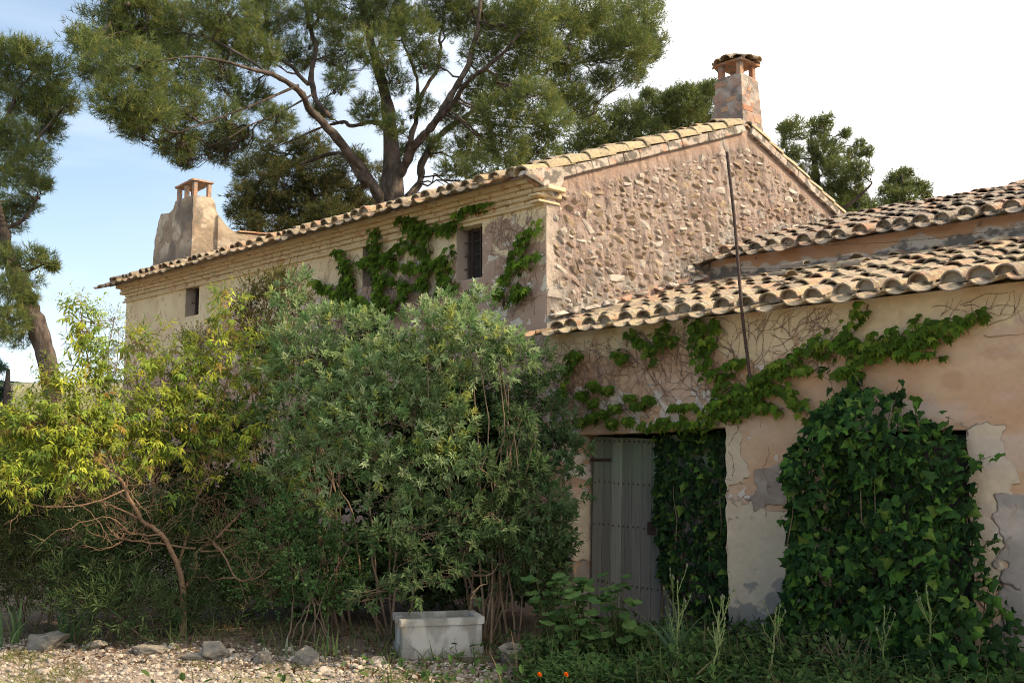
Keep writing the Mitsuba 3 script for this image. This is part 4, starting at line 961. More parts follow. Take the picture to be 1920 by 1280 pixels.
YELLOW_STEMS = [[[-1.361,-3.523,0.012,0.062],[-1.381,-3.544,0.443,0.052],[-1.332,-3.639,0.737,0.044],[-1.345,-3.797,0.998,0.038],[-1.381,-3.979,1.137,0.033],[-1.395,-4.138,1.42,0.027],[-1.467,-4.214,1.567,0.022],[-1.523,-4.417,1.734,0.017],[-1.705,-4.608,2.042,0.01]],[[-1.381,-3.544,0.443,0.036],[-1.386,-3.405,0.638,0.034],[-1.488,-3.367,0.781,0.032],[-1.474,-3.208,0.876,0.029],[-1.389,-3.119,1.0,0.024],[-1.373,-2.957,1.167,0.019],[-1.305,-2.886,1.488,0.013],[-1.276,-2.856,1.913,0.008]],[[-1.332,-3.639,0.737,0.031],[-1.6,-3.629,0.983,0.029],[-1.67,-3.702,1.233,0.026],[-1.792,-3.686,1.492,0.024],[-1.822,-3.716,1.804,0.018],[-1.759,-3.651,2.224,0.013],[-1.694,-3.582,2.54,0.008]],[[-1.411,-3.576,0.688,0.028],[-1.539,-3.421,0.971,0.024],[-1.591,-3.33,1.26,0.021],[-1.523,-3.259,1.522,0.019],[-1.462,-3.195,1.911,0.016],[-1.399,-3.129,2.441,0.013],[-1.383,-3.113,2.977,0.008]],[[-1.397,-3.417,0.83,0.018],[-1.35,-3.802,0.914,0.015],[-1.287,-4.17,0.97,0.012],[-1.258,-4.285,1.03,0.007]],[[-1.368,-3.242,0.894,0.018],[-1.125,-3.277,0.798,0.016],[-0.85,-3.279,0.599,0.013],[-0.644,-3.208,0.595,0.01],[-0.554,-3.114,0.692,0.008],[-0.433,-2.987,0.814,0.005]],[[-1.299,-3.169,1.007,0.016],[-1.031,-3.034,1.029,0.013],[-0.708,-2.841,1.186,0.01],[-0.589,-2.716,1.288,0.005]],[[-1.395,-4.138,1.42,0.015],[-1.449,-4.484,1.292,0.012],[-1.613,-4.801,1.272,0.01],[-1.781,-4.976,1.343,0.007]],[[-1.381,-3.979,1.137,0.015],[-1.556,-4.162,1.255,0.013],[-1.818,-4.436,1.403,0.01],[-2.205,-4.697,1.7,0.008]],[[-1.467,-4.214,1.567,0.015],[-1.723,-4.192,1.901,0.013],[-1.903,-4.236,2.311,0.01],[-2.086,-4.283,2.785,0.008],[-2.124,-4.322,3.1,0.005]],[[-1.822,-3.716,1.804,0.013],[-1.886,-3.784,2.224,0.011],[-1.932,-3.832,2.593,0.008],[-1.977,-3.879,2.912,0.005]],[[-1.474,-3.353,0.797,0.016],[-1.295,-3.166,0.822,0.013],[-1.118,-2.98,0.95,0.011],[-0.938,-2.792,0.925,0.007]],[[-1.345,-3.797,0.998,0.013],[-1.238,-4.119,1.023,0.01],[-1.198,-4.366,1.178,0.007],[-1.279,-4.596,1.136,0.005]],[[-1.462,-3.195,1.911,0.013],[-1.265,-2.989,2.175,0.011],[-1.086,-2.802,2.441,0.008],[-0.96,-2.67,2.602,0.005]]]
YELLOW = [[-2.23,-4.29,3.14,0.14],[-2.17,-4.23,2.93,0.15],[-2.12,-4.32,2.73,0.11],[-1.98,-3.88,2.91,0.12],[-1.86,-3.76,2.78,0.17],[-1.74,-3.63,2.97,0.08],[-1.68,-3.57,2.65,0.22],[-1.67,-3.7,2.45,0.17],[-1.51,-3.24,2.87,0.17],[-1.39,-3.12,3.17,0.16],[-1.35,-3.07,2.92,0.2],[-1.4,-3.13,3.3,0.1],[-1.44,-3.17,2.6,0.21],[-1.13,-2.84,2.6,0.15],[-0.96,-2.67,2.64,0.1],[-1.23,-2.95,2.39,0.18],[-1.86,-4.63,2.27,0.19],[-1.88,-4.35,2.41,0.2],[-1.9,-4.09,2.45,0.2],[-1.81,-4.86,2.01,0.18],[-1.67,-4.57,1.99,0.24],[-1.66,-4.12,2.08,0.23],[-1.66,-3.7,2.19,0.23],[-1.5,-3.38,2.2,0.23],[-1.25,-3.11,2.07,0.18],[-1.79,-4.99,1.72,0.16],[-1.66,-4.71,1.68,0.2],[-1.59,-4.34,1.75,0.2],[-1.7,-3.88,1.78,0.18],[-1.49,-3.52,1.8,0.18],[-1.31,-3.19,1.78,0.15],[-1.47,-3.64,1.29,0.07],[-1.46,-3.62,1.14,0.05],[-0.67,-2.8,1.47,0.07],[-1.36,-3.24,1.49,0.06],[-1.65,-3.68,1.6,0.07],[-1.94,-5.0,2.14,0.1],[-1.26,-2.98,1.7,0.09],[-2.04,-4.67,2.5,0.11],[-1.85,-3.89,2.53,0.18],[-1.98,-4.17,2.68,0.13],[-1.55,-3.43,2.43,0.18],[-1.67,-3.85,1.9,0.19],[-1.73,-4.35,2.0,0.2],[-1.7,-4.75,1.84,0.19],[-1.77,-4.96,1.89,0.16],[-1.75,-5.09,1.94,0.14],[-1.69,-4.88,1.51,0.16],[-1.62,-4.52,1.51,0.18],[-1.75,-5.09,1.51,0.16],[-1.46,-3.34,1.86,0.16],[-1.23,-2.95,2.02,0.13]]
BUDDLEJA = [[-0.59,-2.58,2.98,0.18],[-0.84,-2.69,2.86,0.18],[-0.45,-2.42,3.03,0.16],[-0.18,-2.29,2.89,0.2],[-0.5,-2.63,2.63,0.21],[-0.79,-2.78,2.53,0.2],[-1.14,-2.72,2.88,0.14],[-1.11,-2.82,2.55,0.15],[-0.56,-2.83,2.21,0.2],[-1.12,-2.83,2.12,0.16],[0.15,-2.53,2.49,0.23],[-0.02,-2.7,2.29,0.22],[0.4,-2.41,2.34,0.22],[0.61,-2.26,2.19,0.2],[0.74,-2.12,2.14,0.17],[0.35,-2.61,2.09,0.22],[0.59,-2.43,1.99,0.21],[0.06,-2.76,1.94,0.22],[0.79,-2.21,1.84,0.18],[0.88,-2.04,1.99,0.15],[-0.16,-2.84,1.75,0.19],[0.39,-2.63,1.7,0.21],[0.66,-2.42,1.65,0.2],[0.89,-2.18,1.65,0.16],[0.96,-2.04,1.7,0.13],[-0.47,-2.88,1.85,0.17],[0.07,-2.75,1.51,0.18],[0.42,-2.53,1.36,0.18],[0.73,-2.35,1.37,0.15],[-0.23,-2.78,1.3,0.15],[-0.62,-2.89,1.55,0.15],[-1.51,-2.38,3.42,0.15],[-1.41,-2.27,3.52,0.11],[-1.26,-2.4,3.19,0.15],[0.11,-2.13,2.57,0.17],[-0.29,-2.4,2.73,0.18]]
BUDDLEJA_TOP = [[0.77,-2.34,2.93,0.16],[0.38,-2.24,2.8,0.17],[0.93,-2.22,2.88,0.18],[1.1,-2.11,2.89,0.15],[0.7,-2.09,3.11,0.1],[1.32,-2.02,2.74,0.17],[1.44,-1.89,2.69,0.11],[1.21,-2.14,2.6,0.15],[1.36,-1.98,2.48,0.13],[0.89,-2.18,2.64,0.15],[0.16,-1.21,3.22,0.11],[0.22,-1.15,3.32,0.09],[0.16,-1.35,3.15,0.1],[0.64,-2.29,2.65,0.13],[1.49,-1.85,2.55,0.09],[0.67,-2.12,2.46,0.15],[0.9,-2.03,2.42,0.13],[0.53,-2.27,2.54,0.15]]
BUDDLEJA_DARK = [[0.61,-0.73,2.67,0.16],[0.57,-0.77,2.35,0.18],[0.79,-0.69,2.07,0.18],[0.5,-1.0,2.23,0.15],[0.95,-0.82,1.75,0.19],[0.73,-1.04,1.7,0.18],[1.27,-0.91,1.75,0.11],[1.24,-1.67,2.06,0.12],[1.21,-1.85,1.99,0.09],[1.25,-1.52,1.99,0.09],[1.18,-1.88,1.51,0.17],[1.23,-1.53,1.51,0.19],[1.39,-1.52,1.27,0.2],[1.62,-1.41,1.39,0.14],[1.3,-1.9,1.14,0.19],[1.42,-1.62,0.94,0.19],[1.57,-1.47,1.11,0.14],[1.11,-2.24,1.23,0.17],[1.18,-2.17,0.96,0.16],[1.19,-1.73,0.75,0.17],[1.0,-2.5,1.01,0.15],[1.16,-2.48,0.75,0.12],[0.94,-2.71,0.84,0.14],[0.84,-2.81,1.02,0.11],[1.19,-2.74,0.64,0.08],[1.05,-2.88,0.61,0.06],[1.57,-2.48,0.6,0.06],[0.83,-2.97,0.58,0.08],[0.78,-3.02,0.51,0.06],[1.31,-1.31,0.73,0.13],[1.04,-1.45,0.47,0.12],[1.24,-2.1,1.61,0.12]]
OLIVE_SHRUB = [[-2.98,-1.75,3.71,0.16],[-2.56,-1.72,3.73,0.15],[-3.05,-1.93,3.53,0.16],[-2.91,-1.65,3.48,0.2],[-2.92,-1.85,3.27,0.18],[-2.57,-1.56,3.52,0.13],[-3.14,-1.97,3.41,0.11],[-3.0,-1.87,3.02,0.25],[-2.65,-1.72,3.07,0.25],[-3.4,-2.41,3.08,0.15],[-3.59,-2.45,3.03,0.11],[-3.01,-2.45,2.95,0.12],[-2.8,-1.72,3.83,0.09],[-3.07,-1.92,3.7,0.09]]
ROSE_SHRUB = [[-0.43,-2.88,1.08,0.16],[-0.34,-2.7,0.94,0.17],[-0.11,-2.74,0.75,0.16],[-0.17,-2.98,0.69,0.17],[-0.49,-3.01,0.9,0.14],[0.03,-2.71,0.95,0.11],[-0.33,-2.75,0.51,0.1],[-0.37,-3.01,1.21,0.12],[-0.84,-2.97,0.99,0.16],[-1.09,-2.95,1.29,0.18],[-0.87,-2.73,1.49,0.16],[-0.99,-2.99,0.68,0.19],[-0.79,-2.93,0.44,0.16],[-0.21,-2.78,0.38,0.12],[-0.21,-2.48,0.7,0.13],[-0.17,-2.57,0.46,0.12],[-0.44,-2.85,0.36,0.12],[-0.97,-3.11,0.49,0.13]]
OLEANDER = [[-1.73,-3.62,0.82,0.29],[-1.7,-4.0,0.7,0.24],[-1.41,-4.01,0.4,0.2],[-1.48,-4.23,0.34,0.16],[-1.29,-3.89,0.28,0.14],[-1.54,-3.42,0.57,0.19],[-1.84,-4.2,0.67,0.18],[-1.88,-4.39,0.98,0.21],[-1.78,-3.82,1.06,0.24],[-1.72,-3.46,1.02,0.21],[-1.64,-3.09,0.75,0.19],[-1.67,-3.12,0.38,0.16],[-1.83,-4.45,0.57,0.16],[-1.51,-3.54,0.33,0.18],[-1.47,-3.06,0.55,0.19],[-1.45,-2.89,0.27,0.16],[-1.37,-3.39,0.23,0.14],[-1.65,-3.98,0.95,0.23],[-1.62,-4.37,0.39,0.15]]
LEFT_HEDGE = [[-3.38,-4.47,1.48,0.24],[-2.77,-4.42,1.28,0.25],[-2.82,-4.14,1.32,0.23],[-3.03,-4.52,1.03,0.27],[-2.71,-4.32,0.91,0.25],[-2.53,-3.98,1.22,0.25],[-3.02,-4.45,0.61,0.22],[-2.87,-4.14,0.54,0.2],[-3.84,-4.38,1.87,0.21],[-3.43,-4.25,1.7,0.23],[-3.08,-3.59,1.47,0.26],[-2.99,-3.21,1.41,0.27],[-3.34,-4.52,1.21,0.28],[-2.71,-4.48,1.02,0.24],[-2.52,-4.08,1.01,0.25],[-3.21,-4.5,0.73,0.24],[-2.69,-4.41,0.5,0.21],[-3.44,-4.4,0.33,0.2],[-2.85,-3.92,0.4,0.2],[-2.87,-3.65,0.87,0.25],[-3.03,-4.8,1.59,0.27],[-3.38,-4.71,1.05,0.27]]
BACK_SHRUB = [[-2.4,-2.7,1.47,0.36],[-2.3,-2.23,1.23,0.37],[-1.68,-2.09,1.47,0.36],[-1.96,-2.61,0.7,0.35],[-2.22,-1.85,0.58,0.36],[-1.3,-1.36,0.66,0.36],[-0.75,-0.69,1.18,0.37],[-1.52,-1.58,1.47,0.36],[-1.01,-1.16,1.13,0.35],[-1.33,-1.9,0.58,0.34],[-2.49,-2.89,1.02,0.35],[-0.93,-0.77,0.48,0.33],[-3.06,-2.81,1.76,0.33],[-2.64,-2.39,2.06,0.33],[-0.17,-0.83,1.87,0.28],[0.02,-0.63,1.48,0.28],[0.09,-0.84,0.72,0.28],[0.54,-0.67,0.58,0.2],[-1.03,-0.86,2.65,0.27],[-0.67,-0.77,2.34,0.27],[-1.19,-1.03,2.17,0.27],[-1.69,-1.12,2.92,0.27],[-2.11,-1.41,2.68,0.28],[-0.4,-0.78,2.16,0.25],[-1.56,-1.27,2.3,0.28],[-2.02,-1.6,2.06,0.28],[-0.75,-0.86,1.76,0.27],[-1.03,-1.15,1.58,0.27],[-0.39,-0.63,2.39,0.21],[-0.09,-0.6,2.1,0.21],[0.13,-1.24,0.54,0.21],[0.46,-1.04,0.47,0.19],[0.75,-0.88,0.45,0.17],[-0.13,-1.37,0.47,0.2],[-0.47,-1.58,0.49,0.21],[-0.81,-1.79,0.48,0.21],[-1.16,-2.01,0.44,0.2],[-1.47,-2.19,0.4,0.2],[0.28,-1.09,0.96,0.22],[0.75,-0.73,0.86,0.18],[0.59,-0.9,0.7,0.19]]
PALE_SHRUB = [[-4.22,-3.09,3.32,0.14],[-4.37,-2.95,3.11,0.14],[-4.21,-3.16,2.99,0.13],[-4.05,-3.12,2.79,0.15],[-4.23,-3.16,2.58,0.16]]
BLUE_CONIFER = [[-13.01,-1.17,2.4,0.3],[-13.47,-1.23,2.97,0.22],[-12.95,-1.47,3.39,0.14],[-13.28,-0.89,1.8,0.45],[-13.4,-1.28,1.6,0.57],[-12.35,-0.96,1.31,0.44],[-12.79,-1.36,1.02,0.6],[-14.51,-1.1,2.33,0.47]]
DARK_PINE = [[-19.98,0.1,5.6,0.91],[-19.83,-0.25,4.51,1.02],[-19.95,-0.08,6.64,0.77]]


# ---------------------------------------------------------------- plants
def pine(key, label, limbs, clumps, seed, cols, density=1.0, needle=0.15, trunk_lab=None, cones=0, hang=0.0, group=None, width=0.0125, thin=1.0):
    rng = np.random.default_rng(seed)
    t = thing(key, label, 'tree', group)
    L = [spline(l, 5) for l in limbs]
    for i, l in enumerate(L):
        if i:
            l[:, :3] += (meshkit.fbm(l[:, :3] * 0.8, 3, seed) - 0.5)[:, None] * np.array([0.5, 0.5, 0.25]) * np.minimum(1, np.arange(len(l)) / 6)[:, None]
        r = l[:, 3] * thin * (1 + 0.10 * rng.normal(size=len(l)) * (l[:, 3] < 0.3))
        put('trunk' if i == 0 else 'limb', mikit.ply(tubes([(l[:, :3], np.maximum(r, 0.012))], 10 if i < 2 else 7), 'mat_bark', True), t)
    nodes = np.vstack([l[2:] for l in L])
    twigs, at, sh = [], [], []
    for x, y, z, r in clumps:
        c = np.array([x, y, z])
        d = np.linalg.norm(nodes[:, :3] - c, axis=1) + 0.8 * np.maximum(0, nodes[:, 2] - c[2]) + 0.4 * (nodes[:, 3] > 0.2)
        a = nodes[np.argmin(d), :3]
        sp = curve(a, c, -0.06, 0.09, 7, rng)
        twigs.append((sp, np.linspace(max(0.022, 0.03 * r + 0.012), 0.012, 7)))
        n = int(1900 * density * max(r, 0.25) ** 2)
        p, o = in_ball(n, c, r, 0.3, (1, 1, 0.82), rng)
        p = c + (p - c) * (0.55 + 1.05 * meshkit.fbm(o * 2.3 + c, 3, seed))[:, None] * np.where(rng.uniform(size=n) < 0.15, rng.uniform(1.0, 1.3, n), 1.0)[:, None]
        lump = meshkit.fbm(p * (1.9 / max(r, 0.3) * 0.6), 3, seed + 3)
        keep = lump > 0.39 + 0.06 * rng.normal(size=n)
        p, o = p[keep], o[keep]
        at.append(p)
        sh.append(unit(o * 0.8 + np.array([0, 0, 0.55 - hang]) + rng.normal(0, 0.35, o.shape)))
        for _ in range(int(7 + 9 * r)):
            if len(p) == 0:
                break
            k = rng.integers(len(p))
            b = sp[rng.integers(2, 7)]
            twigs.append((curve(b, p[k], -0.10, 0.10, 5, rng), np.linspace(0.012, 0.004, 5)))
    put('branches', mikit.ply(tubes(twigs, 4), 'mat_bark', True), t, kind='stuff')
    at, sh = np.vstack(at), np.vstack(sh)
    per = 10
    n = len(at)
    A = np.repeat(at, per, 0) + np.repeat(sh, per, 0) * rng.uniform(-0.10, 0.05, (n * per, 1))
    dd = unit(np.repeat(sh, per, 0) * 0.75 + rng.normal(0, 0.55, (n * per, 3)))
    tone = palette(n, cols[0], cols[1], 0.14, rng)
    m = leaves('needle', A, dd, sphere_dirs(n * per, rng), needle * rng.uniform(0.7, 1.25, n * per), np.repeat(tone, per, 0), width / needle)
    put('crown', leaf_ply(m, 'mat_needle'), t, kind='stuff')
    if cones:
        cone = trimesh.creation.icosphere(1, 0.045)
        cone.vertices[:, 2] *= 1.5
        cs = [cone.copy().apply_translation(q[0][-2] - np.array([0, 0, 0.05])) for q in (twigs[k] for k in rng.choice(len(twigs), cones))]
        put('cones', mikit.ply(cat(cs), 'mat_bark', True), t, kind='stuff')
    return t


PINE_SUN = ([(0.16, 0.20, 0.07), (0.25, 0.27, 0.085), (0.10, 0.145, 0.058)], (0.5, 0.25, 0.25))
PINE_DARK = ([(0.14, 0.175, 0.06), (0.20, 0.22, 0.075), (0.10, 0.135, 0.052)], (0.4, 0.3, 0.3))
PINE_OLIVE = ([(0.115, 0.12, 0.045), (0.16, 0.145, 0.065), (0.07, 0.09, 0.035)], (0.45, 0.25, 0.3))
pine('pine_tree', 'huge old pine with spreading forked limbs rising behind the farmhouse roof', PINE_LIMBS, PINE_CLUMPS, 41, PINE_SUN, 1.1, cones=240, thin=0.56)
pine('pine_tree', 'dull olive pine with drooping dead twigs behind the roof, right of the kitchen chimney', *PINE_B, 42, PINE_OLIVE, 0.9, hang=0.5, needle=0.17, width=0.016)
pine('pine_tree', 'dense green pine behind the gable verge, left of the tall chimney', *PINE_C, 43, PINE_DARK, 0.9, needle=0.17, width=0.018)
pine('pine_tree', 'loose grey-green pine behind the right slope of the stone gable', *PINE_D, 44, PINE_DARK, 1.0, needle=0.17, width=0.016)
pine('pine_tree', 'small pine top low behind the rear roof, at the foot of the loose grey-green pine', *PINE_E, 45, PINE_DARK, 1.1, needle=0.16, width=0.018)
pine('pine_tree', 'rounded lone pine behind the rear roof, farthest from the tall chimney', *PINE_F, 46, PINE_DARK, 1.1, needle=0.16, width=0.018)
pine('pine_tree', 'tall pine with bare leaning trunk and white stubs at the edge of the garden', *PINE_G, 47, PINE_SUN, 1.0, needle=0.15)
bt = [[(-9.9, 13.0, -0.1, 0.2), (-9.9, 13.0, 2.0, 0.14), (-9.9, 13, 4.0, 0.03)]]
bc = np.array(BLUE_CONIFER)
bt = [[(*(bc[:, :2].mean(0)), -0.1, 0.22), (*(bc[:, :2].mean(0)), 1.6, 0.14), (*(bc[:, :2].mean(0)), 3.4, 0.03)]]
pine('conifer', 'dark bluish conifer low beside the leaning pine trunk', bt, BLUE_CONIFER, 48, ([(0.045, 0.085, 0.065), (0.06, 0.10, 0.07)], (0.5, 0.5)), 1.4, needle=0.13, hang=0.8)


def shrub(key, label, cat_, stems, clumps, seed, kind, size, cols, shoots=60, per=9, spread=0.9, lift=0.5, mat='mat_leaf', twig='mat_twig', width=1.0, length=0.16, base=None, group=None, gap=0.0, flat=0.9, shell=0.35, tangle=0, scale=1.0):
    """Stems, then in each clump many leafy shoots: leaves set in a spiral along a short twig."""
    rng = np.random.default_rng(seed)
    t = thing(key, label, cat_, group)
    tops = []
    for l in stems:
        l = spline(l, 4)
        l[:, :3] += rng.normal(0, 0.006, l[:, :3].shape)
        put('stem', mikit.ply(tubes([(l[:, :3], np.maximum(l[:, 3], 0.004))], 6), twig, True), t)
        tops.append(l[len(l) // 3:])
    nodes = np.vstack(tops) if tops else None
    twigs, P, Dv, S = [], [], [], []
    for _ in range(tangle):
        q = nodes[rng.integers(len(nodes)), :3]
        d = unit(np.array([rng.normal(0, 1), rng.normal(0, 0.8), rng.normal(0.35, 0.6)]))
        L = rng.uniform(0.18, 0.6)
        pts = [q]
        for _ in range(7):
            d = unit(d + rng.normal(0, 0.28, 3) + [0, 0, 0.06])
            pts.append(pts[-1] + d * L / 7)
        twigs.append((np.array(pts), np.linspace(0.0042, 0.0014, 8)))
        for _ in range(3):
            b = pts[rng.integers(2, 7)]
            twigs.append((curve(b, b + unit(d + rng.normal(0, 0.8, 3)) * L * 0.4, 0, 0.08, 5, rng), np.linspace(0.0026, 0.0010, 5)))
    for x, y, z, r in clumps:
        r = r * scale
        c = np.array([x, y, z])
        if nodes is not None:
            a = nodes[np.argmin(np.linalg.norm(nodes[:, :3] - c, axis=1)), :3]
        else:
            b = base[np.argmin([np.hypot(q[0] - x, q[1] - y) for q in base])]
            a = np.array([b[0] + rng.normal(0, 0.06), b[1] + rng.normal(0, 0.06), b[2]])
        sp = curve(a, c, 0.05, 0.07, 8, rng)
        twigs.append((sp, np.linspace(0.011 if nodes is None else 0.006, 0.004, 8)))
        n = max(4, int(3.0 * shoots * (r / 0.2) ** 2))
        o = sphere_dirs(n, rng)
        q0 = c + o * rng.uniform(shell, 1, (n, 1)) * r * np.array([1, 1, flat]) * (0.6 + 0.9 * meshkit.fbm(o * 1.7 + c * 3, 3, seed))[:, None]
        lump = meshkit.fbm(q0 * (0.7 / r), 3, seed)
        keep = lump > gap + 0.03 * rng.normal(size=n)
        q0, o = q0[keep], o[keep]
        d = unit(o * spread + np.array([0, 0, lift]) + rng.normal(0, 0.3, o.shape))
        P.append(q0)
        Dv.append(d)
        S.append(np.full(len(q0), length) * rng.uniform(0.6, 1.3, len(q0)))
        for k in range(0, len(q0), 5):
            twigs.append((np.array([sp[rng.integers(4, 8)], (sp[-1] + q0[k]) / 2 + rng.normal(0, 0.02, 3), q0[k], q0[k] + d[k] * S[-1][k]]), (0.0035, 0.003, 0.0022, 0.0012)))
    put('twigs', mikit.ply(tubes(twigs, 3), twig, True), t, kind='stuff')
    P, Dv, S = np.vstack(P), np.vstack(Dv), np.concatenate(S)
    n = len(P)
    tone = palette(n, cols[0], cols[1], 0.12, rng)
    k = np.tile(np.arange(per), n)
    u = 1 - (1 - (k + 0.5) / per) ** 1.35 * 0.8
    i = np.repeat(np.arange(n), per)
    at = P[i] + Dv[i] * (S[i] * u)[:, None]
    a1 = unit(np.cross(Dv[i], [0.31, 0.17, 0.93]))
    a2 = np.cross(Dv[i], a1)
    ph = k * 2.4 + np.repeat(rng.uniform(0, 6.28, n), per)
    rad = a1 * np.cos(ph)[:, None] + a2 * np.sin(ph)[:, None]
    ld = unit(rad * (1.05 - 0.65 * u)[:, None] + Dv[i] * (0.35 + 0.5 * u)[:, None] + rng.normal(0, 0.12, rad.shape) + (np.array([0, 0, -0.5]) if kind == 'droop' else 0))
    up = unit(Dv[i] * 0.7 - rad * 0.15 + np.array([0, 0, 0.8]))
    m = leaves(kind, at, ld, up, size * rng.uniform(0.65, 1.2, n * per) * (1.05 - 0.35 * u), np.clip(tone[i] * np.exp(rng.normal(0, 0.10, (n * per, 1))), 0, 1), width)
    put('foliage', leaf_ply(m, mat), t, kind='stuff')
    return t


def fan(base, tops, n, seed, r=0.012, spread=0.12):
    """Stems that rise together from a base to points near the tops."""
    rng = np.random.default_rng(seed)
    out = []
    for k in range(n):
        a = np.array(base) + [*rng.normal(0, spread, 2), 0]
        b = np.array(tops[k % len(tops)][:3]) + rng.normal(0, 0.05, 3)
        c = curve(a, b, 0.04, 0.05, 5, rng)
        rr = np.linspace(r, r * 0.35, 5) * rng.uniform(0.7, 1.2)
        out.append([(*p, q) for p, q in zip(c, rr)])
    return out


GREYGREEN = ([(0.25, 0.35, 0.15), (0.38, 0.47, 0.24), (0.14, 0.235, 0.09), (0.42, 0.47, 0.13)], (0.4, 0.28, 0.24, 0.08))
SHADED_GREEN = ([(0.10, 0.155, 0.065), (0.14, 0.20, 0.09), (0.075, 0.13, 0.05)], (0.4, 0.3, 0.3))  # shaded copy of the grey-green leaves, shade put into the colour
YELLOW_C = ([(0.44, 0.47, 0.07), (0.30, 0.38, 0.07), (0.19, 0.28, 0.06), (0.34, 0.25, 0.07)], (0.36, 0.34, 0.25, 0.05))
shrub('almond_tree', 'small yellow-green leafed tree with bare tangled lower branches in the bed', 'tree', [[(*q[:3], q[3] * 0.62) for q in l] for l in YELLOW_STEMS], YELLOW, 61, 'droop', 0.088, YELLOW_C, 22, 11, 0.7, 0.35, twig='mat_twig_red', length=0.16, gap=0.42, shell=0.4, tangle=260)
rb = np.random.default_rng(8)
shrub('grey_green_shrub', 'tall sunlit grey-green shrub in the middle of the bed, right of the yellow-green tree', 'shrub', fan((-0.55, -2.35, 0), BUDDLEJA, 11, 3) + fan((0.1, -2.2, 0), BUDDLEJA[8:], 7, 4), BUDDLEJA, 62, 'narrow', 0.085, GREYGREEN, 30, 12, width=1.35, gap=0.41, shell=0.55, length=0.12, scale=0.92)
shrub('grey_green_shrub', 'grey-green shrub top against the farmhouse corner below the creeper', 'shrub', fan((0.9, -1.7, 0), BUDDLEJA_TOP, 9, 5), BUDDLEJA_TOP, 63, 'narrow', 0.085, GREYGREEN, 30, 12, width=1.35, gap=0.41, shell=0.55, length=0.12, scale=0.92)
shrub('dark_green_shrub', 'dark shaded shrub drooping over the white trough beside the door', 'shrub', fan((1.0, -1.75, 0), BUDDLEJA_DARK, 12, 6), BUDDLEJA_DARK, 64, 'narrow', 0.092, SHADED_GREEN, 24, 12, width=1.35, lift=0.3, gap=0.41, shell=0.45, length=0.12)
shrub('olive_shrub', 'dark olive small-leaved shrub reaching up the farmhouse wall below the far windows', 'shrub', fan((-2.6, -1.7, 0), OLIVE_SHRUB, 8, 7), OLIVE_SHRUB, 65, 'oval', 0.035, ([(0.13, 0.125, 0.035), (0.19, 0.165, 0.045), (0.08, 0.09, 0.03)], (0.4, 0.3, 0.3)), 60, 9, gap=0.33)
shrub('rose_bush', 'glossy green rose bush low between the yellow-green tree and the trough', 'shrub', fan((-0.1, -2.9, 0), ROSE_SHRUB, 7, 8, 0.008), ROSE_SHRUB, 66, 'oval', 0.042, ([(0.085, 0.16, 0.05), (0.13, 0.21, 0.075), (0.06, 0.12, 0.04)], (0.4, 0.3, 0.3)), 60, 9, mat='mat_leaf_glossy', gap=0.34)
shrub('oleander', 'dark oleander with long thin leaves at the foot of the yellow-green tree', 'shrub', fan((-1.75, -3.85, 0), OLEANDER, 14, 9, 0.012, 0.16), OLEANDER, 67, 'slim', 0.13, ([(0.075, 0.115, 0.045), (0.11, 0.15, 0.06), (0.055, 0.09, 0.035)], (0.4, 0.25, 0.35)), 26, 10, lift=0.7, mat='mat_leaf_glossy', length=0.2, gap=0.3)
shrub('hedge_shrub', 'dark bushy shrub at the far end of the bed behind the iris leaves', 'shrub', fan((-3.2, -4.2, 0), LEFT_HEDGE, 9, 10), LEFT_HEDGE, 68, 'narrow', 0.06, ([(0.10, 0.13, 0.05), (0.15, 0.17, 0.06), (0.07, 0.10, 0.04)], (0.4, 0.3, 0.3)), 52, 9, gap=0.33)
shrub('laurel_shrub', 'added dark filler shrub standing in for deep shade against the farmhouse wall', 'shrub', fan((-1.8, -1.4, 0), BACK_SHRUB, 8, 11) + fan((0.0, -1.1, 0), BACK_SHRUB[6:], 6, 12), BACK_SHRUB, 69, 'oval', 0.075, ([(0.06, 0.095, 0.035), (0.09, 0.125, 0.05), (0.045, 0.075, 0.03)], (0.4, 0.3, 0.3)), 34, 9, gap=0.30)  # dark leaves added so the gaps between shrubs read as deep shade
shrub('pale_shrub', 'sparse pale grey shrub at the far corner of the farmhouse', 'shrub', fan((-4.4, -3.2, 0), PALE_SHRUB, 6, 13), PALE_SHRUB, 70, 'oval', 0.03, ([(0.25, 0.30, 0.20), (0.32, 0.36, 0.25)], (0.5, 0.5)), 30, 8, gap=0.38)


# ---------------------------------------------------------------- creepers on the walls
def leaf_variants(kind, cols, n, seed, bsdf, size=1.0, width=1.0):
    rng = np.random.default_rng(seed)
    out = []
    for k in range(n):
        v, f = LEAF[kind]
        v = v * [1, width, 1] + rng.normal(0, 0.025, v.shape)
        c = palette(1, cols, None, 0.14, rng)
        m = (v, f, np.repeat(c, len(v), 0))
        out.append((m, leaf_ply(m, bsdf)))
    return out


def leaf_set(holder, at, d, up, size, variants, rng, most=300, rest='small_leaves', name='leaf'):
    """The leaves nearest the camera as parts, the rest as one 'stuff' part."""
    x, y, z = leaf_frames(d, up)
    order = np.argsort(np.linalg.norm(at - EYE, axis=1) - size * 6)
    pick = rng.integers(len(variants), size=len(at))
    for i in order[:most]:
        put(name, {**variants[pick[i]][1], 'to_world': M4(frame(at[i], x[i], y[i], z[i], (size[i],) * 3))}, holder)
    ms = []
    for i in order[most:]:
        v, f, c = variants[pick[i]][0]
        ms.append((at[i] + size[i] * (v[:, :1] * x[i] + v[:, 1:2] * y[i] + v[:, 2:] * z[i]), f, c))
    if ms:
        put(rest, leaf_ply(joined(ms), variants[0][1]['bsdf']['id']), holder, kind='stuff')


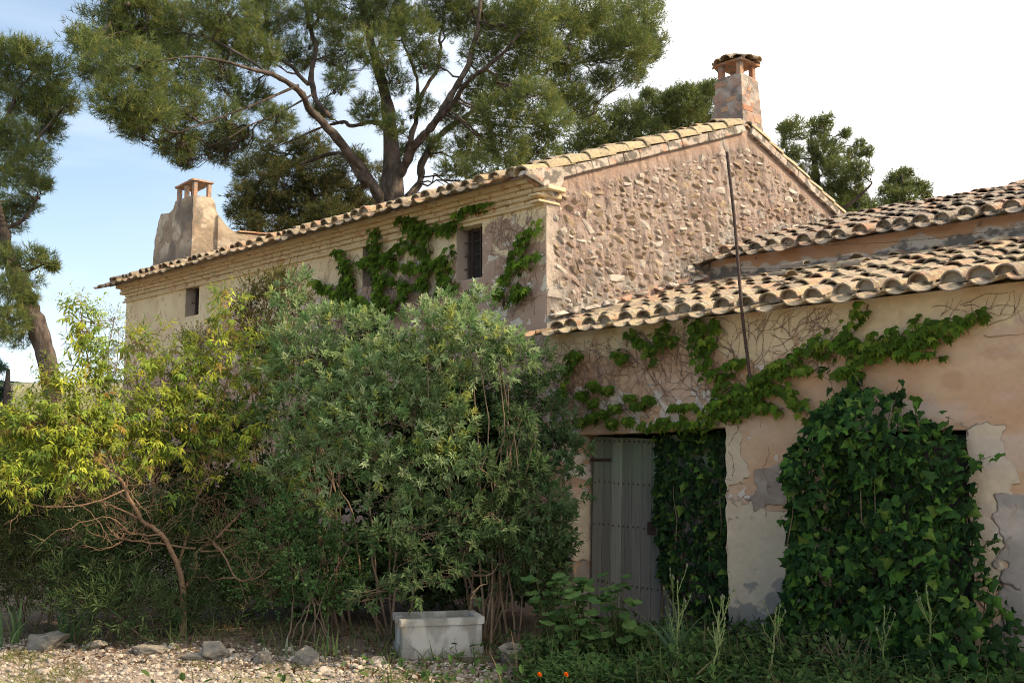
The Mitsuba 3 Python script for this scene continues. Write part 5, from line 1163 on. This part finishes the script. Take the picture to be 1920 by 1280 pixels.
def creeper(key, label, strokes, seed, dens, size, twig_boxes, cols, stems=True, wide=1.05):
    rng = np.random.default_rng(seed)
    t = thing(key, label, 'climbing plant')
    P = []
    for s in strokes:
        l = spline([(*q,) for q in s], 6) if len(s) > 2 else np.array([np.array(s[0]) + (np.array(s[1]) - np.array(s[0])) * u for u in np.linspace(0, 1, 4)])
        seg = np.hypot(np.diff(l[:, 0]), np.diff(l[:, 1]))
        n = int(dens * max(0.03, (seg * (l[:-1, 2] + l[1:, 2])).sum())) + 2
        k = rng.choice(len(seg), n, p=seg / seg.sum())
        u = rng.uniform(size=n)
        q = l[k] + (l[k + 1] - l[k]) * u[:, None]
        off = rng.normal(0, 0.66, (n, 2)).clip(-1.9, 1.9) * q[:, 2:3] * wide
        P.append(np.stack([q[:, 0] + off[:, 0], -0.03 - rng.uniform(0, 0.085, n) - 0.05 * (1 - np.abs(off[:, 1]) / np.maximum(q[:, 2], 0.01)), q[:, 1] + off[:, 1] + 0.02], 1))
        if stems:
            w = np.stack([l[:, 0], np.full(len(l), -0.012), l[:, 1]], 1) + rng.normal(0, 0.01, (len(l), 3)) * [1, 0, 1]
            put('stem', mikit.ply(tubes([(w, 0.0055)], 4), 'mat_vine_stem', True), t)
    P = np.vstack(P)
    n = len(P)
    d = unit(np.stack([rng.normal(0, 0.35, n), -rng.uniform(0.15, 0.7, n), np.full(n, -1.0)], 1))
    up = unit(np.stack([rng.normal(0, 0.3, n), np.full(n, -1.0), rng.uniform(0.1, 0.7, n)], 1))
    sz = size * rng.uniform(0.6, 1.2, n)
    leaf_set(t, P, d, up, sz, leaf_variants('creeper', cols, 12, seed, 'mat_leaf'), rng)
    # bare tendrils that fork over the plaster
    T_ = []
    for x0, x1, z0, z1, num, lean in twig_boxes:
        for _ in range(int(num * 1.7)):
            x, z = rng.uniform(x0, x1), rng.uniform(z0, z1)
            a = lean + rng.normal(0, 0.55)
            pts = []
            for k in range(rng.integers(7, 16)):
                pts.append((x, -0.008 - 0.004 * rng.uniform(), z))
                a += rng.normal(0, 0.33)
                x += 0.045 * math.cos(a)
                z += 0.045 * math.sin(a)
                if not (x0 - 0.1 < x < x1 + 0.1 and z0 - 0.05 < z < z1 + 0.05):
                    break
            if len(pts) > 3:
                T_.append((np.array(pts), np.linspace(0.0028, 0.0012, len(pts))))
    put('tendrils', mikit.ply(tubes(T_, 4), 'mat_vine_stem', True), t, kind='stuff')


CREEP = [(0.15, 0.245, 0.03), (0.10, 0.175, 0.025), (0.22, 0.315, 0.045), (0.065, 0.12, 0.02)]
creeper('creeper', 'fresh green creeper trailing along the annex wall under the eave', CREEPER_ANNEX, 81, 950, 0.085, [(0.15, 1.7, 2.1, 2.95, 105, 2.4), (1.6, 2.6, 2.15, 3.0, 60, 2.2), (2.6, 3.5, 2.4, 3.0, 46, 0.7), (0.1, 0.9, 2.0, 2.7, 46, 2.0), (0.5, 1.4, 1.99, 2.15, 10, 3.0), (4.3, 5.1, 2.65, 2.95, 12, 0.6)], CREEP)
creeper('creeper', 'green creeper spreading between the upper farmhouse windows', CREEPER_HOUSE, 82, 1000, 0.098, [(-4.4, -1.6, 3.2, 4.45, 80, 1.6), (-0.9, -0.05, 3.3, 4.5, 60, 1.5), (-7.5, -4.5, 3.4, 4.5, 24, 1.5)], CREEP, wide=1.15)


def ivy(key, label, outline, depth, y0, seed, n, size, cols, shoots=(), leaf='ivy', lumps=0.75):
    rng = np.random.default_rng(seed)
    t = thing(key, label, 'climbing plant')
    poly = sg.Polygon(outline)
    x0, z0, x1, z1 = poly.bounds
    P = []
    while len(P) < n:
        x, z = rng.uniform(x0, x1), rng.uniform(z0, z1)
        if poly.contains(sg.Point(x, z)):
            e = min(1.0, poly.exterior.distance(sg.Point(x, z)) / 0.35)
            f = float(meshkit.fbm(np.array([x * 2.6, z * 2.6, seed]), 3, seed))
            dd = depth * math.sqrt(max(0.03, e * (2 - e))) * (1 - lumps + 2 * lumps * f) * (1 + 0.5 * max(0, 0.8 - z))
            P.append((x, y0 - dd * (1 - 0.45 * rng.uniform() ** 2), z, f))
    P = np.array(P)
    n = len(P)
    d = unit(np.stack([rng.normal(0, 0.7, n), rng.normal(-0.35, 0.5, n), rng.normal(-0.65, 0.5, n)], 1))
    up = unit(np.stack([rng.normal(0, 0.7, n), np.full(n, -0.8), rng.uniform(-0.3, 1.2, n)], 1))
    S = [P[:, :3]]
    ST = []
    for a, b in shoots:
        c = curve(a, b, 0.05, 0.06, 6, rng)
        ST.append((c, np.linspace(0.006, 0.002, 6)))
        k = rng.integers(1, 6, 7)
        S.append(c[k] + rng.normal(0, 0.03, (7, 3)))
        d = np.vstack([d, unit(rng.normal(0, 0.5, (7, 3)) + [0, -0.3, -0.5])])
        up = np.vstack([up, unit(rng.normal(0, 0.4, (7, 3)) + [0, -0.6, 0.7])])
    S = np.vstack(S)
    for _ in range(26):
        k = rng.integers(len(P))
        ST.append((curve((P[k, 0] + rng.normal(0, 0.2), y0 - 0.02, max(0.0, z0)), P[k, :3], 0.0, 0.05, 7, rng), np.linspace(0.012, 0.003, 7)))
    put('stems', mikit.ply(tubes(ST, 5), 'mat_twig', True), t, kind='stuff')
    leaf_set(t, S, d, up, size * np.clip(rng.lognormal(-0.08, 0.33, len(S)), 0.4, 1.6), leaf_variants(leaf, cols, 12, seed, 'mat_leaf_glossy'), rng)


IVY = [(0.034, 0.074, 0.02), (0.02, 0.044, 0.017), (0.075, 0.15, 0.03), (0.017, 0.036, 0.016), (0.026, 0.056, 0.018), (0.022, 0.05, 0.017), (0.10, 0.165, 0.036)]
ivy('ivy_mound', 'big dark ivy mound swallowing the second door of the annex', [(3.02, 0.0), (3.10, 0.45), (3.14, 0.9), (3.18, 1.25), (3.16, 1.72), (3.28, 1.95), (3.42, 2.08), (3.55, 2.22), (3.72, 2.31), (3.95, 2.29), (4.12, 2.19), (4.28, 2.04), (4.48, 1.96), (4.66, 1.9), (4.74, 1.6), (4.76, 1.2), (4.85, 0.9), (5.0, 0.55), (5.1, 0.0)], 0.46, -0.02, 91, 4200, 0.08,
    IVY, [((3.2, -0.1, 1.4), (3.05, -0.22, 1.58)), ((3.2, -0.1, 1.3), (3.04, -0.2, 1.15)), ((3.6, -0.1, 2.15), (3.52, -0.16, 2.5)), ((3.45, -0.1, 2.0), (3.3, -0.16, 2.12)), ((4.5, -0.1, 1.85), (4.62, -0.2, 2.05)), ((4.3, -0.1, 1.9), (4.35, -0.18, 2.16)), ((4.7, -0.1, 1.6), (4.93, -0.2, 1.72)), ((4.1, -0.1, 2.1), (4.2, -0.2, 2.3)), ((3.9, -0.1, 2.2), (3.8, -0.2, 2.42)), ((4.75, -0.1, 1.0), (4.95, -0.25, 1.1))])
ivy('door_ivy', 'curtain of dark ivy covering the right leaf of the plank door', [(1.40, 0.55), (1.37, 1.0), (1.34, 1.2), (1.38, 1.5), (1.36, 1.97), (2.36, 1.99), (2.37, 0.2), (2.1, 0.12), (1.7, 0.25)], 0.12, 0.215, 92, 1500, 0.068, IVY)


# ---------------------------------------------------------------- small things in the bed
def gz(x, y):
    return float(ground_z(np.array([float(x)]), np.array([float(y)]))[0])


# white stone trough: hollow, slightly battered, with rim and plinth
tr = thing('stone_trough', 'white weathered stone trough with rim and plinth standing on the gravel edge', 'planter')
ux = unit(np.array([0.50, 0.866, 0]))
uy = np.array([-ux[1], ux[0], 0])
tc = np.array([0.86, -2.63, 0]) + ux * 0.335 + uy * 0.23
TF = frame((tc[0], tc[1], -0.01), ux, uy, (0, 0, 1))


def ring_box(w, d, z0, z1, t, taper=0.0, seed=0):
    """A rectangular tube with rounded corners: outer w x d, wall t."""
    o = sg.box(-w / 2 + 0.02, -d / 2 + 0.02, w / 2 - 0.02, d / 2 - 0.02).buffer(0.02, quad_segs=3)
    m = trimesh.creation.extrude_polygon(o.difference(sg.box(-w / 2 + t, -d / 2 + t, w / 2 - t, d / 2 - t)), z1 - z0, engine='earcut')
    v = np.array(m.vertices)
    k = 1 + taper * (v[:, 2:] / (z1 - z0))
    v[:, :2] *= k
    v[:, 2] += z0
    v += (meshkit.fbm(v * 9 + seed, 3, 2) - 0.5)[:, None] * 0.006
    return trimesh.Trimesh(v, m.faces, process=False)


for nm, m in (('plinth', ring_box(0.732, 0.482, 0.0, 0.085, 0.06)), ('body', ring_box(0.705, 0.455, 0.086, 0.277, 0.045, 0.012)), ('rim', ring_box(0.745, 0.49, 0.278, 0.335, 0.065, 0.006))):
    put(nm, mikit.ply(m.apply_transform(TF), 'mat_trough', 30), tr)
put('soil', mikit.ply(box(0.61, 0.36, 0.02, (0, 0, 0.20)).apply_transform(TF), 'mat_ground', False), tr)

# broken hollow block
hb = thing('hollow_block', 'small broken grey stone block with a round hole beside the white trough', 'stone block')
o = sg.Polygon([(-0.085, -0.06), (-0.03, -0.085), (0.05, -0.08), (0.09, -0.03), (0.085, 0.05), (0.03, 0.085), (-0.06, 0.075), (-0.09, 0.02)]).difference(sg.Point(0, 0.0).buffer(0.042, quad_segs=4))
m = trimesh.creation.extrude_polygon(o, 0.15, engine='earcut')
v = np.array(m.vertices)
v[:, :2] *= (0.78 + 0.25 * v[:, 2:] / 0.15)
m = trimesh.Trimesh(v, m.faces, process=False)
m.apply_transform(trans(1.60, -2.06, gz(1.60, -2.06) - 0.01) @ rotm([1, 0, 0], 16) @ rotm([0, 1, 0], 12))
scene[hb] = mikit.ply(m, 'mat_rock', 30)


def rock_mesh(seed, sub=3):
    rng = np.random.default_rng(seed)
    pts = sphere_dirs(18, rng) * rng.uniform(0.8, 1.1, (18, 1))
    h = trimesh.Trimesh(pts, ConvexHull(pts).simplices, process=True)
    h.fix_normals()
    h = h.subdivide_to_size(0.22)
    v = np.array(h.vertices)
    v += unit(v) * (meshkit.fbm(v * 2.2 + seed, 4, seed)[:, None] - 0.5) * 0.38
    return trimesh.Trimesh(v, h.faces, process=False)


for i, (x, y, a, b, h, rz, lab) in enumerate((
        (-1.80, -4.62, 0.26, 0.15, 0.13, 35, 'large flat-sided grey rock at the far end of the bed edge'),
        (-1.42, -4.35, 0.12, 0.09, 0.07, 20, 'small grey rock leaning right beside the large flat-sided rock'),
        (-0.95, -4.05, 0.22, 0.13, 0.06, 40, 'low flat earthy rock half sunk below the oleander'),
        (-0.38, -3.78, 0.20, 0.12, 0.10, 42, 'pale flat-topped rock in the bed edge below the yellow-green tree'),
        (-0.47, -3.92, 0.15, 0.10, 0.05, 35, 'low slab lying in front of the pale flat-topped rock'),
        (0.14, -3.55, 0.115, 0.10, 0.085, 30, 'pale knobbly rock, left of the two rocks nearest the trough'),
        (0.42, -3.32, 0.125, 0.10, 0.12, 20, 'rounded brown boulder nearest to the white trough'),
        (-0.12, -3.72, 0.11, 0.08, 0.05, 10, 'small low rock between the flat-topped rock and the knobbly one'))):
    k = thing('edging_rock', lab, 'rock')
    m = rock_mesh(100 + i)
    m.apply_transform(trans(x, y, gz(x, y) + h * 0.25) @ rotm([0, 0, 1], rz) @ np.diag([a, b, h, 1]))
    scene[k] = mikit.ply(m, 'mat_rock', 35)

# gravel and cobbles
rg = np.random.default_rng(33)
PEB = []
for k in range(9):
    m = trimesh.creation.icosphere(1, 1.0)
    v = np.array(m.vertices) * (1 + 0.22 * rg.normal(size=(len(m.vertices), 1)).clip(-1.3, 1.3)) * [1, 0.8, 0.6]
    PEB.append((v, np.array(m.faces)))
vs, fs, at = [], [], 0
cnt = 0
while cnt < 8000:
    x, y = rg.uniform(-2.6, 3.2), rg.uniform(-5.9, -2.2)
    bed = (y + 4.72) * 0.86 - (x + 1.9) * 0.52
    if bed > 0.25 + rg.exponential(0.15) or (x - 8.45) ** 2 + (y + 8.6) ** 2 < 30 or rg.uniform() < 0.55 * (bed < -1.2):
        continue
    s = 0.0095 * rg.lognormal(0, 0.55)
    v, f = PEB[rg.integers(9)]
    a = rg.uniform(0, 6.28)
    R = np.array([[math.cos(a), -math.sin(a), 0], [math.sin(a), math.cos(a), 0], [0, 0, 1]])
    vs.append(v * s @ R.T + [x, y, 0])
    fs.append(f + at)
    at += len(v)
    cnt += 1
V = np.vstack(vs)
V[:, 2] += np.repeat(ground_z(V[::42, 0], V[::42, 1]), 42) + 0.003
scene['gravel'] = mikit.ply((V, np.vstack(fs)), 'mat_gravel', True)
labels['gravel'] = {'kind': 'stuff', 'label': 'loose pale gravel on the drive and along the bed edge', 'category': 'gravel'}
for i in range(46):
    x = rg.uniform(-1.9, 1.9)
    y = -4.72 + (x + 1.9) * 0.605 + rg.normal(-0.02, 0.22)
    if abs(x - 0.9) < 0.45 and y > -2.75:
        y -= 0.5
    s = rg.uniform(0.022, 0.045)
    k = thing('cobble', 'pale rounded cobble lying loose along the edge of the bed', 'stone', 'pale cobbles scattered along the bed edge')
    v, f = PEB[i % 9]
    scene[k] = mikit.ply(trimesh.Trimesh(v * s, f, process=False).apply_transform(trans(x, y, gz(x, y) + s * 0.25) @ rotm([0, 0, 1], rg.uniform(0, 360))), 'mat_gravel', True)


# blades and stalks
def iris(label, x, y, n, h, seed, cols=((0.10, 0.17, 0.07), (0.14, 0.21, 0.09)), lean=0.4, width=1.0):
    rng = np.random.default_rng(seed)
    t = thing('iris_clump', label, 'plant')
    for k in range(n):
        a, ln = rng.uniform(0, 6.28), abs(rng.normal(0, lean)) + 0.08
        o = np.array([x + rng.normal(0, 0.05), y + rng.normal(0, 0.05), gz(x, y) - 0.01])
        L = h * rng.uniform(0.6, 1.1)
        u = np.linspace(0, 1, 6)
        side = np.array([math.cos(a), math.sin(a), 0])
        c = o + side * (ln * L * u ** 1.8)[:, None] + np.array([0, 0, 1.0]) * (L * (u - 0.25 * ln * u ** 2.5))[:, None]
        b = unit(np.cross(side, [0, 0, 1]) + rng.normal(0, 0.3, 3))
        w = 0.014 * width * np.array([0.9, 1, 1, 0.85, 0.6, 0.05])
        v = np.vstack([c + b * w[:, None], c - b * w[:, None]])
        f = np.vstack([[[i, i + 6, i + 1], [i + 1, i + 6, i + 7]] for i in range(5)])
        put('blade', leaf_ply((v, f, np.repeat(palette(1, cols, None, 0.15, rng), 12, 0))), t)


iris('iris clump with broad blades below the ivy mound near the door', 2.95, -1.52, 18, 0.60, 1, ((0.095, 0.16, 0.085), (0.12, 0.19, 0.10)), 0.55, 1.3)
iris('upright iris leaves beside the large flat-sided rock', -1.95, -4.35, 12, 0.48, 2, lean=0.22)
iris('iris leaves at the far end of the bed, outermost clump', -2.22, -4.78, 11, 0.46, 3, lean=0.22)
iris('sprawling thin green blades behind the rounded brown boulder', 0.33, -3.05, 9, 0.30, 4, ((0.14, 0.22, 0.08), (0.2, 0.26, 0.1)), 0.75, 0.7)
iris('small pale iris shoot behind the knobbly rock', 0.16, -3.3, 4, 0.24, 5, ((0.3, 0.36, 0.24), (0.16, 0.23, 0.09)), 0.15, 0.9)


def thistle(label, x, y, h, seed, group=None, col_=((0.27, 0.34, 0.13), (0.34, 0.40, 0.17))):
    rng = np.random.default_rng(seed)
    t = thing('thistle', label, 'plant', group)
    o = np.array([x, y, gz(x, y)])
    top = o + np.array([rng.normal(0, 0.06), rng.normal(0, 0.06), h])
    main = curve(o, top, 0, 0.025, 9, rng)
    L = [(main, np.linspace(0.009, 0.004, 9))]
    heads = [main[-1]]
    for k in range(rng.integers(4, 8)):
        a = rng.uniform(0, 6.28)
        b = main[rng.integers(3, 8)]
        e = b + np.array([math.cos(a) * 0.09, math.sin(a) * 0.09, rng.uniform(0.12, 0.24)])
        L.append((curve(b, e, -0.06, 0.03, 5, rng), np.linspace(0.004, 0.0022, 5)))
        heads.append(e)
    v, f = tubes(L, 4)
    col = np.repeat(palette(1, col_, None, 0.1, rng), len(v), 0)
    put('stalk', leaf_ply((v, f, col)), t)
    at, d = [], []
    for ln, _ in L:
        for _ in range(26 if ln is main else 8):
            u = rng.integers(0, len(ln) - 1)
            at.append(ln[u] + (ln[u + 1] - ln[u]) * rng.uniform())
            a = rng.uniform(0, 6.28)
            d.append((math.cos(a), math.sin(a), rng.uniform(0.2, 0.9)))
    at, d = np.array(at), unit(np.array(d))
    sz = rng.uniform(0.03, 0.075, len(at)) * np.clip(1.4 - (at[:, 2] - o[2]) / h, 0.35, 1.3)
    m = leaves('slim', at, d, np.tile([0, 0, 1.0], (len(at), 1)), sz, palette(len(at), col_, None, 0.12, rng), 1.6)
    put('leaves', leaf_ply(m), t, kind='stuff')
    for p in heads:
        b = trimesh.creation.icosphere(1, 0.009)
        b.vertices[:, 2] *= 1.35
        b.apply_translation(p)
        hk = put('flower_head', leaf_ply((np.array(b.vertices), np.array(b.faces), np.tile([0.22, 0.27, 0.12], (len(b.vertices), 1)))), t)
        n = 9
        a = np.arange(n) * 2 * np.pi / n
        dd = unit(np.stack([np.cos(a) * 0.5, np.sin(a) * 0.5, np.ones(n)], 1))
        mm = leaves('slim', np.tile(p + [0, 0, 0.008], (n, 1)), dd, np.tile([1.0, 0.1, 0.2], (n, 1)), 0.014, np.zeros((n, 3)), 1.8)
        put('floret', mikit.ply((mm[0], mm[1]), 'mat_floret', False), hk)


THG = 'slender thistles standing in the weeds below the annex wall'
for i, (x, y, h, lab) in enumerate(((3.03, -1.62, 0.62, 'tall branched thistle in front of the bare plaster pier between the doors'), (3.22, -1.40, 0.50, 'thin thistle just right of the tall branched one'), (3.62, -1.28, 0.46, 'slim thistle below the middle of the ivy mound'), (4.62, -0.62, 0.62, 'pale thistle in front of the far edge of the ivy mound'), (3.42, -1.72, 0.48, 'thistle leaning out at the very front of the weeds'), (4.25, -0.72, 0.45, 'short thistle against the dark of the ivy mound'), (2.42, -0.95, 0.55, 'bare thin thistle rising in front of the grey door'))):
    thistle(lab, x, y, h * 1.2, 200 + i, THG)

# mallow with round lobed leaves on long stalks
rm = np.random.default_rng(55)
ml = thing('mallow', 'mallow plant with big round leaves growing in front of the grey door', 'plant')
LEAF['round'] = (np.vstack([[[0.0, 0, -0.03]], [[0.45 - 0.62 * math.cos(a) * (0.88 + 0.12 * math.cos(5 * a)), 0.62 * math.sin(a) * (0.88 + 0.12 * math.cos(5 * a)), 0.06 + 0.05 * math.cos(5 * a)] for a in np.linspace(0.3, 2 * math.pi - 0.3, 15)]]), np.array([[0, i + 1, i] for i in range(1, 15)])[:, [0, 2, 1]])
MV = leaf_variants('round', [(0.10, 0.17, 0.055), (0.13, 0.205, 0.07), (0.08, 0.145, 0.05)], 5, 9, 'mat_leaf')
at, d, up, st = [], [], [], []
for bx, by in ((2.08, -1.75), (2.32, -1.55), (2.20, -1.95), (1.95, -1.95)):
    for k in range(42):
        h = rm.uniform(0.10, 0.74)
        a = rm.uniform(0, 6.28)
        rr = rm.uniform(0.04, 0.22) * (1.15 - h * 0.8)
        e = np.array([bx + math.cos(a) * rr, by + math.sin(a) * rr, gz(bx, by) + h])
        st.append((curve((bx + rm.normal(0, 0.02), by + rm.normal(0, 0.02), gz(bx, by)), e, 0.08, 0.04, 5, rm), np.linspace(0.005, 0.0025, 5)))
        at.append(e)
        d.append((math.cos(a), math.sin(a), rm.uniform(-0.5, 0.1)))
        up.append((math.cos(a) * 0.35, math.sin(a) * 0.35 - 0.3, 1.0))
v, f = tubes(st, 4)
put('stalks', leaf_ply((v, f, np.tile([0.12, 0.15, 0.06], (len(v), 1)))), ml, kind='stuff')
leaf_set(ml, np.array(at), unit(np.array(d)), unit(np.array(up)), rm.uniform(0.065, 0.135, len(at)), MV, rm)

# marigolds
rq = np.random.default_rng(66)
mg = thing('marigold', 'bushy green marigold with two orange flowers at the front of the bed', 'plant')
n = 2200
at = np.stack([rq.normal(2.62, 0.2, n), rq.normal(-2.5, 0.22, n), np.zeros(n)], 1)
hh = np.clip(0.25 - 1.5 * np.hypot(at[:, 0] - 2.52, at[:, 1] + 2.36) ** 2, 0.03, 1)
at[:, 2] = ground_z(at[:, 0], at[:, 1]) + hh * rq.uniform(0.15, 1, n)
d = unit(np.stack([rq.normal(0, 0.8, n), rq.normal(0, 0.8, n), rq.uniform(-0.1, 0.9, n)], 1))
put('foliage', leaf_ply(leaves('narrow', at, d, np.tile([0, -0.3, 1.0], (n, 1)), rq.uniform(0.03, 0.065, n), palette(n, [(0.11, 0.19, 0.06), (0.15, 0.24, 0.08), (0.08, 0.14, 0.05)], None, 0.14, rq), 1.4)), mg, kind='stuff')
for p in ((2.79, -2.92), (2.92, -2.78)):
    c = np.array([p[0], p[1], 0.17])
    put('stalk', leaf_ply((*tubes([(curve((p[0], p[1] + 0.08, gz(*p)), c, 0, 0.03, 5, rq), np.full(5, 0.003))], 4), np.tile([0.12, 0.18, 0.06], (20, 1)))), mg)
    k = np.arange(22)
    a = k * 2.4
    hz_ = 1 - 1.7 * (k + 0.5) / 22
    dd = unit(np.stack([np.cos(a) * np.sqrt(1 - hz_ ** 2), np.sin(a) * np.sqrt(1 - hz_ ** 2), hz_ + 0.15], 1))
    mm = leaves('oval', np.tile(c, (22, 1)), dd, np.tile([0, 0, 1.0], (22, 1)), np.full(22, 0.022), np.zeros((22, 3)))
    put('flower', mikit.ply((mm[0], mm[1]), 'mat_petal', False), mg)

# weeds and grass along the annex and in the bed
ru = np.random.default_rng(77)


def scatter(n, fn):
    out = []
    while len(out) < n:
        x, y = ru.uniform(-3, 6.2), ru.uniform(-5.8, -0.05)
        if ru.uniform() < fn(x, y):
            out.append((x, y))
    return np.array(out)


def weeds(key, label, cat_, n, fn, h, kind, size, cols, lift, width=1.0, mat='mat_leaf'):
    q = scatter(n, fn)
    hh = h * (0.25 + 1.3 * meshkit.fbm(np.stack([q[:, 0] * 2.2, q[:, 1] * 2.2, q[:, 0] * 0], -1), 3, 9)) * np.minimum(1, 0.35 + ru.uniform(size=n))
    at = np.stack([q[:, 0], q[:, 1], ground_z(q[:, 0], q[:, 1]) + (hh * ru.uniform(0.0, 1, n) if kind != 'blade' else 0)], 1)
    d = unit(np.stack([ru.normal(0, 0.8, n), ru.normal(0, 0.8, n), np.abs(ru.normal(lift, 0.4, n))], 1))
    up = np.tile([0, -0.2, 1.0], (n, 1)) if kind != 'blade' else sphere_dirs(n, ru)
    sz = size * ru.uniform(0.6, 1.3, n) * (1 if kind != 'blade' else hh / h + 0.2)
    scene[key] = leaf_ply(leaves(kind, at, d, up, sz, palette(n, cols, None, 0.16, ru), width), mat)
    labels[key] = {'label': label, 'category': cat_, 'kind': 'stuff'}


def right_bed(x, y):
    front = -3.05 + 0.62 * (x - 2.1)
    if x < 1.66 + 0.86 * max(0.0, -1.95 - y) or math.hypot(x - 2.75, y + 2.75) < 0.25:
        return 0.06 if x > 1.3 else 0
    return 1.0 if (x > 1.7 and y > max(front, -2.7) and not (1.8 < x < 2.0 and y < -2.3)) else 0


def left_bed(x, y):
    bed = (y + 4.72) * 0.86 - (x + 1.9) * 0.52
    return 0.8 if (-3 < x < 1.6 and 0.05 < bed < 1.7) else 0


def drive(x, y):
    bed = (y + 4.72) * 0.86 - (x + 1.9) * 0.52
    p = float(meshkit.fbm(np.array([x * 1.6, y * 1.6, 3.0]), 3, 19))
    return 1.0 if (bed < -0.1 and p > 0.60 and x < 2.2) else 0


weeds('undergrowth', 'low leafy undergrowth and ground ivy below the annex wall', 'undergrowth', 13000, right_bed, 0.26, 'oval', 0.066, [(0.065, 0.115, 0.036), (0.095, 0.155, 0.048), (0.045, 0.085, 0.03)], 0.35)
weeds('weed_grass', 'long thin weed grass among the plants below the annex', 'grass', 1700, right_bed, 0.28, 'blade', 0.28, [(0.10, 0.145, 0.05), (0.14, 0.18, 0.065), (0.20, 0.17, 0.09)], 1.6, 0.30)
weeds('bed_grass', 'sparse thin grass and weeds in the shaded soil of the bed', 'grass', 1500, left_bed, 0.16, 'blade', 0.16, [(0.11, 0.16, 0.06), (0.17, 0.17, 0.08)], 1.2, 0.4)
weeds('drive_grass', 'short dry grass tufts growing in the gravel drive', 'grass', 5200, drive, 0.05, 'blade', 0.05, [(0.20, 0.21, 0.08), (0.28, 0.26, 0.11), (0.15, 0.19, 0.06)], 1.0, 0.7)

weeds('leaf_litter', 'brown fallen leaves littering the soil and the edge of the gravel', 'leaf litter', 2600, lambda x, y: 0.9 if -0.5 < (y + 4.72) * 0.86 - (x + 1.9) * 0.52 < 1.6 and -3 < x < 2.2 else 0.03 * (y < -2.5 and -2.5 < x < 2.6), 0.012, 'oval', 0.045, [(0.16, 0.10, 0.055), (0.22, 0.15, 0.085), (0.10, 0.065, 0.04)], 0.05)

# dry stalks and sticks
ds = thing('dry_stalks', 'tangle of thin dry stalks at the foot of the ivy mound', 'dead plant')
L = []
for _ in range(90):
    a = np.array([ru.uniform(3.3, 4.3), ru.uniform(-1.1, -0.55), 0.0])
    e = a + np.array([ru.normal(0, 0.22), ru.normal(0, 0.15), ru.uniform(0.1, 0.42)])
    L.append((curve(a, e, 0.06, 0.08, 5, ru), np.linspace(0.0028, 0.0012, 5)))
scene[ds] = mikit.ply(tubes(L, 3), 'mat_twig', True)
for i, (x, y, L_, a, lab) in enumerate(((0.55, -2.85, 0.5, 15, 'thin grey stick lying on the soil in front of the trough'), (1.15, -2.62, 0.35, 60, 'short crooked stick under the front of the white trough'))):
    k = thing('dead_stick', lab, 'stick')
    c = curve((x, y, gz(x, y) + 0.012), (x + L_ * math.cos(math.radians(a)), y + L_ * math.sin(math.radians(a)), gz(x, y) + 0.02), 0.02, 0.04, 7, ru)
    scene[k] = mikit.ply(tubes([(c, np.linspace(0.008, 0.003, 7))], 5), 'mat_twig', True)
